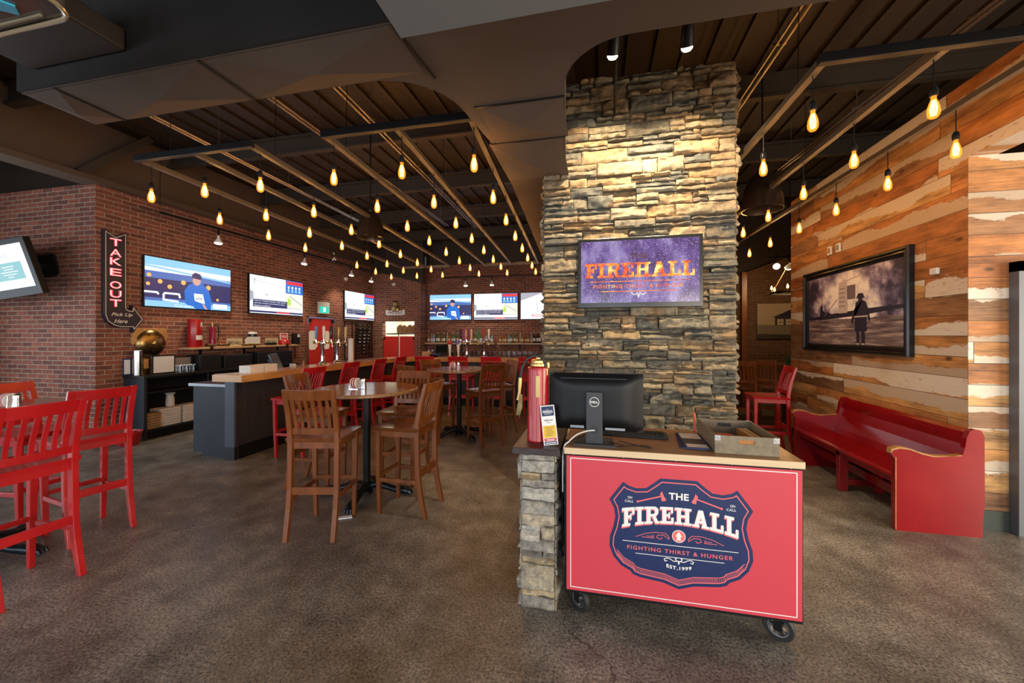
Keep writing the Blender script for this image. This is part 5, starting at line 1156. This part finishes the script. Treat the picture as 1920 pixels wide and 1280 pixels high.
def inset(pts, d):
    n = len(pts); out = []
    for i in range(n):
        p0, p, p1 = Vector(pts[i-1]), Vector(pts[i]), Vector(pts[(i+1) % n])
        a = (p-p0).normalized(); b = (p1-p).normalized(); nn = (Vector((a.y, -a.x))+Vector((b.y, -b.x)))
        nn = nn.normalized(); c_ = max(.5, nn.dot(Vector((a.y, -a.x)))); out.append(tuple(p+nn*d/c_))
    return out
f.layer(1).poly(outline, 2)
r1 = inset(outline, .017); r2 = inset(outline, .0225)
f.layer(2).poly(r1, 3); 
f.layer(3).poly(r2, 2)
low = [p for p in r2 if p[1] < .43]
low = sorted(low, key=lambda p: p[0])
up2 = [(a, b+.026) for a, b in low]
f.layer(4).line(up2, .0035, 3)
for i in range(len(low)-1):
    a = Vector(low[i]); b = Vector(low[i+1]); n = max(1, int((b-a).length/.0075))
    for k in range(n):
        p = a+(b-a)*k/n
        if .10 < p.x < .73: f.line([(p.x, p.y+.002), (p.x-.006, p.y+.023)], .0026, 3)
f.layer(5)
f.text('THE', .365, .728, .099, .036, 1, bold=.03, space=1.05)
f.text('ON', .155, .714, .023, .013, 1, bold=.01).text('CALL', .140, .694, .045, .013, 1, bold=.01, space=1.1)
f.text('ON', .662, .714, .023, .013, 1, bold=.01).text('CALL', .645, .694, .045, .013, 1, bold=.01, space=1.1)
def wp(x, y):
    q = (x-CX)/.29; tt = (y-.60)/.09
    return (x, .600 - .045*q*q + tt*(.088+.016*q*q))
f.layer(4); slab(f, 'FIREHALL', .126-.003, .60-.007, .577, .09, 3, wp)
f.layer(5); slab(f, 'FIREHALL', .126, .60, .577, .09, 1, wp)
for sx in (-1, 1):
    m_ = lambda a, b: (CX+sx*(a-CX), b)
    f.layer(5).line([m_(.622, .702), m_(.50, .741)], .007, 3).disc(*m_(.622, .702), .006, 3)
    f.poly([m_(.509, .752), m_(.497, .768), m_(.490, .745), m_(.476, .722), m_(.486, .716), m_(.500, .714), m_(.502, .735)], 3)
    f.line([m_(.632, .512), m_(.58, .535), m_(.53, .546), m_(.48, .545), m_(.463, .528), m_(.463, .515)], .003, 3).line([m_(.463, .515), m_(.49, .535), m_(.52, .532), m_(.525, .518), m_(.505, .511), m_(.497, .522)], .003, 3).line([m_(.60, .514), m_(.54, .514), m_(.545, .53)], .003, 3).line([m_(.545, .522), m_(.575, .522)], .003, 3)
    f.line([m_(.4145, .405), m_(.44, .402), m_(.46, .414), m_(.475, .416), m_(.487, .408), m_(.483, .398), m_(.473, .402)], .004, 1).line([m_(.4145, .402), m_(.428, .408), m_(.432, .416), m_(.424, .420)], .004, 1)
f.disc(CX, .536, .0335, 1, 32); f.layer(6).disc(CX, .536, .030, 3, 32)
f.layer(7).rect(CX-.009, .517, CX+.009, .545, 1).disc(CX, .545, .0105, 1).rect(CX-.013, .515, CX+.013, .519, 1).rect(CX-.016, .535, CX+.016, .541, 1).disc(CX, .557, .003, 1)
f.layer(5).rect(.128, .483, .701, .486, 1).rect(.195, .421, .635, .424, 1)
f.text('FIGHTING THIRST & HUNGER', .153, .441, .523, .021, 3, bold=.012, space=1.2)
f.poly([(CX, .405), (CX+.005, .395), (CX, .385), (CX-.005, .395)], 1)
f.text('EST.1999', .353, .358, .124, .019, 1, bold=.03, space=1.15, warp=lambda x, y: (x, y+((x-CX)/.06)**2*.008))
fp.build('front_panel', [m_kred, m_kwhite, m_knavy, m_kpink], t)
for i in range(8): pass
mb = MB()
for i in range(5): mb.lathe([(0.003, 0), (0.003, .002), (0, .003)], 8, c=(X0+.05+i*.27, YF+.004, .931), T=Matrix.Rotation(R(90), 3, 'X'))
mb.build('rivets', m_alu, t)
for x, y, a in ((-.105, 2.30, 45), (.925, 2.30, 58), (-.105, 2.66, 30), (.925, 2.66, 75)):
    cs = MB(); cs.T = Matrix.Translation((x, y, 0)) @ Matrix.Rotation(R(a), 4, 'Z')
    cs.box(-.045, -.04, .150, .045, .04, .155); cs.box(-.029, -.02, .060, -.025, .02, .152); cs.box(.025, -.02, .060, .029, .02, .152); cs.tube([(-.03, 0, .073), (.03, 0, .073)], .007)
    c_ = cs.build('caster', m_black, t)
    wh = MB(); wh.T = cs.T @ Matrix.Translation((0, 0, .073)) @ Matrix.Scale(1.12, 4) @ Matrix.Rotation(R(90), 4, 'Y')
    wh.lathe([(.045, -.016), (.060, -.016), (.065, -.008), (.065, .008), (.060, .016), (.045, .016), (.042, .008), (.042, -.008), (.045, -.016)], 28)
    wh.build('tyre', m_rubber, c_)
    hb = MB(); hb.T = wh.T; hb.lathe([(0, -.017), (.014, -.017), (.016, -.008), (.016, .008), (.014, .017), (0, .017)], 14)
    hb.lathe([(.038, -.012), (.045, -.013), (.045, .013), (.038, .012), (.038, -.012)], 28)
    for k in range(5):
        q = R(72*k); hb.bar((.012*math.cos(q), .012*math.sin(q), 0), (.041*math.cos(q+.35), .041*math.sin(q+.35), 0), .010, .016)
    hb.build('hub', m_alu, c_)
ZK = .9715
# monitor seen from behind
t = T('computer_monitor', 'black computer monitor seen from behind on the kiosk', 'monitor', (-.02, 2.36, ZK), R(-2))
mb = MB(); n = 16; vs = []
for j in range(n+1):
    for i in range(n+1):
        u, v = -1+2*i/n, -1+2*j/n; e = max(abs(u), abs(v)); d = .045*(1-max(0, (e-.55)/.45)**1.7) if e > .55 else .045
        vs.append((u*.272, -.005-d, .235+v*.168))
mb.add(vs, [(j*(n+1)+i, j*(n+1)+i+1, (j+1)*(n+1)+i+1, (j+1)*(n+1)+i) for j in range(n) for i in range(n)], 0, True); mb.box(-.272, -.006, .067, .272, .012, .403)
mb.build('back_shell', m_mon, t)
B(-.262, .0125, .078, .262, .013, .394).build('screen', m_blackg, t)
B(-.20, -.034, .372, .18, -.03, .376).build('vent_slot', m_print_dk, t)
mb = MB(); out = []
mb.prism([(-.047, .0), (.047, .0), (.044, .30), (-.044, .30)], -.082, -.062); mb.box(-.04, -.063, .2, .04, -.045, .29)
st = mb.build('stand', m_stand, t, bevel=.003)
mb = MB(); f = Face(mb, lambda a, b, l: (a, -.0825-.0005*l, b)); f.disc(0, .245, .0275, 0, 32); f.layer(2).disc(0, .245, .0245, 1, 32); f.layer(3).text('DELL', -.0205, .239, .041, .012, 0, bold=.03); f.layer(1).disc(0, .085, .023, 2, 24)
mb.build('badge', [m_kwhite, m_stand, m_print_dk], st)
MB().prism([(-.115, -.12), (.115, -.12), (.10, .07), (-.10, .07)], 0, .010, 'xy').build('stand_base', m_stand, t, bevel=.003)
B(.06, -.050, .082, .17, -.046, .095).box(-.14, -.05, .085, -.06, -.046, .1).build('port_panel', m_alu, t)
def cable(pts, r, mat, label, name='cable'):
    P = [Vector(p) for p in pts]; out = []
    for i in range(len(P)-1):
        p0, p1, p2, p3 = P[max(i-1, 0)], P[i], P[i+1], P[min(i+2, len(P)-1)]
        for k in range(6):
            s_ = k/6; out.append(.5*((2*p1)+(-p0+p2)*s_+(2*p0-5*p1+4*p2-p3)*s_*s_+(-p0+3*p1-3*p2+p3)*s_**3))
    out.append(P[-1]); tag(MB().tube(out, r, 6).build(name, mat), label, 'cable')
cable([(.0, 2.285, 1.055), (-.06, 2.27, 1.052), (-.12, 2.26, 1.03), (-.165, 2.25, .99), (-.196, 2.24, .94), (-.2, 2.25, .7)], .0035, m_kwhite, 'white cable arching from the monitor stand over the kiosk\'s left edge')
cable([(-.02, 2.285, 1.04), (-.08, 2.30, 1.02), (-.15, 2.29, .985), (-.198, 2.28, .94), (-.203, 2.27, .5)], .003, m_black, 'black cable running from the monitor stand down the kiosk\'s left side')
cable([(.06, 2.31, .985), (.14, 2.27, .978), (.10, 2.25, .977), (.18, 2.29, .977), (.27, 2.30, .977), (.28, 2.26, .977), (.20, 2.31, .977), (.12, 2.38, .977)], .002, m_black, 'thin black cable looped on the kiosk top beside the monitor')
t = T('keyboard', 'black keyboard lying behind the monitor on the kiosk', 'keyboard', (.19, 2.56, ZK), R(-4))
B(-.225, -.07, 0, .225, .07, .014).build('base', m_blackg, t, bevel=.004)
mb = MB()
for j in range(5):
    for i in range(15): mb.box(-.21+i*.028, -.055+j*.023, .014, -.186+i*.028, -.036+j*.023, .021)
mb.build('keys', m_mon, t)
# menus
for k in range(3):
    t = T('takeaway_menu', 'navy and white menu leaflet on the kiosk, %s of the loose pile' % ('bottom', 'middle', 'top')[k], 'leaflet', (.525+.008*k, 2.48-.006*k, ZK+.0003+.004*k), R(-6+2*k), 'menus on the kiosk')
    B(-.065, -.17, 0, .065, .17, .003).build('sheet', m_knavy, t)
    if k == 2:
        mb = MB(); f = Face(mb, lambda a, b, l: (a, b, .0035)); f.rect(-.055, .03, .055, .16, 0).rect(-.055, -.16, .055, -.09, 0).rect(-.055, -.08, .055, .02, 1); mb.build('print', [m_paper, M('grey_menu_print', (.05, .05, .06), .5)], t)
# wooden tray
t = T('wooden_tray', 'weathered grey wooden crate tray on the right side of the kiosk', 'tray', (.765, 2.475, ZK), R(-1.5))
w2, d2, hh = .152, .215, .095
B(-w2, -d2, 0, w2, d2, .008).build('bottom', m_tray, t)
def hsl(name, y):
    mb = MB(); hz = .066
    mb.box(-w2, y, .008, w2, y+.012, hz-.011); mb.box(-w2, y, hz+.011, w2, y+.012, hh); mb.box(-w2, y, hz-.011, -.038, y+.012, hz+.011); mb.box(.038, y, hz-.011, w2, y+.012, hz+.011)
    o = mb.build(name, m_tray, t); B(-.038, y+.005, hz-.011, .038, y+.007, hz+.011).build('hand_slot', m_orange_wood if y < 0 else m_print_dk, o)
hsl('end_board', -d2); hsl('end_board', d2-.012)
for sx in (-1, 1): B(min(sx*w2, sx*(w2-.010)), -d2+.012, .008, max(sx*w2, sx*(w2-.010)), d2-.012, hh).build('side_board', m_tray, t)
for sx in (-1, 1):
    for y, s_ in ((-d2-.001, 1), (d2, -1)):
        br = MB(); br.box(min(sx*w2, sx*(w2-.028)), y, .068, max(sx*w2, sx*(w2-.028)), y+.001, hh+.001); br.box(min(sx*(w2), sx*(w2+.001)), min(y, y+s_*.03), .068, max(sx*w2, sx*(w2+.001)), max(y, y+s_*.03), hh+.001)
        br.lathe([(0.004, 0), (.004, .002), (0, .003)], 8, c=(sx*(w2-.018), y, .083), T=Matrix.Rotation(R(90), 3, 'X')); br.build('corner_bracket', m_alu, t)
item('card_stack', B(-.05, -.09, 0, .05, .09, .02), m_kraft, (.72, 2.52, ZK+.009), 'kraft cards inside the wooden tray', 'cards')
item('red_card', B(-.055, -.07, 0, .055, .07, .004), m_kred, (.735, 2.50, ZK+.030), 'flat red card lying on the kraft cards inside the tray', 'card', rotz=.15)
for k in range(4): item('takeaway_menu', B(-.005, -.16, 0, .005, .16, .05), m_cream if k % 2 else m_kraft, (.835+k*.014, 2.47, ZK+.009), 'menu standing on edge in the tray, %s from the left' % ORD[k], 'menu', 'menus in the wooden tray', rotz=.02)
item('orange_pen', MB().tube([(0, 0, 0), (0, .004, .11), (0, .005, .125)], [.007, .007, .003], 10), M('orange_plastic', (.8, .09, .01), .35), (.612, 2.735, ZK), 'orange capped pen upright behind the wooden tray', 'pen')

# ------------------------------------------------------------------ extinguisher and card on the stub wall
ZP = .9565
t = T('fire_extinguisher', 'tall vintage red extinguisher with brass cap and hose on the stone stub wall', 'extinguisher', (-.362, 2.375, ZP))
cyl([(0, 0), (.068, 0), (.07, .008), (.066, .016), (.066, .425), (.062, .445), (.045, .455), (.03, .458)], 32).build('cylinder', m_redgloss, t)
cyl([(.046, .452), (.050, .455), (.050, .468), (.044, .472), (.044, .488), (.034, .494), (.014, .497), (.014, .51), (0, .512)], 20).build('brass_cap', m_brass, t)
B(.008-.012, -.0685, .27, .008+.012, -.0655, .40).build('name_plate', m_brass, t, bevel=.001)
cyl([(.012, .44), (.014, .45), (.012, .475), (0, .48)], 12).build('valve', m_brass, t).location = (.058, .01, 0)
mb = MB(); P = [(.052, -.02, .435), (.045, -.02, .475), (.02, -.03, .512), (-.02, -.04, .52), (-.06, -.05, .50), (-.09, -.055, .45), (-.10, -.06, .38)]
mb.tube(P, .0085, 10); mb.build('hose', m_rubber, t)
MB().tube([(.052, -.02, .40), (.052, -.02, .44)], .012, 12).build('hose_coupling', m_brass, t)
MB().tube([(-.10, -.06, .385), (-.102, -.06, .345), (-.105, -.06, .30), (-.115, -.062, .25)], [.012, .013, .010, .009], 12).build('brass_nozzle', m_brass, t)
mb = MB(); mb.prism([(-.125, .16), (-.100, .16), (-.085, .21), (-.085, .285), (-.10, .29), (-.112, .24)], -.075, -.060); mb.build('nozzle_horn', m_brass_old, t)
t = T('takeout_card', 'leaning white and yellow TAKE OUT menu card with a navy top on the stub wall', 'card', (-.268, 2.262, ZP), R(3))
A = Matrix.Rotation(R(-10), 4, 'X') @ Matrix.Rotation(R(-7), 4, 'Y')
mb = MB(); mb.T = A; mb.box(-.042, 0, .004, .042, .006, .232); mb.build('card_holder', m_kwhite, t)
mb = MB(); mb.T = A; f = Face(mb, lambda a, b, l: (a, -.0006*l, b))
f.layer(1).rect(-.036, .17, .036, .226, 0).rect(-.036, .045, .036, .115, 1).rect(-.036, .026, .036, .043, 2).rect(-.036, .008, .036, .024, 0)
f.layer(2).text('THE', -.006, .205, .012, .005, 3); slab(f, 'FIREHALL', -.03, .188, .06, .014, 3); f.rect(-.02, .180, .02, .182, 3)
f.text('TAKE OUT', -.026, .140, .052, .010, 4, bold=.02).text('MENU', -.010, .129, .020, .006, 4)
for i in range(6): f.rect(-.025+.004*(i % 2), .102-.009*i, .025-.006*(i % 3), .104-.009*i, 4)
f.rect(-.025, .034, .025, .037, 3).rect(-.018, .029, .018, .031, 3).rect(-.03, .013, .03, .018, 3)
mb.build('print', [m_knavy, m_yellow, m_kred, m_kwhite, m_print_dk], t)
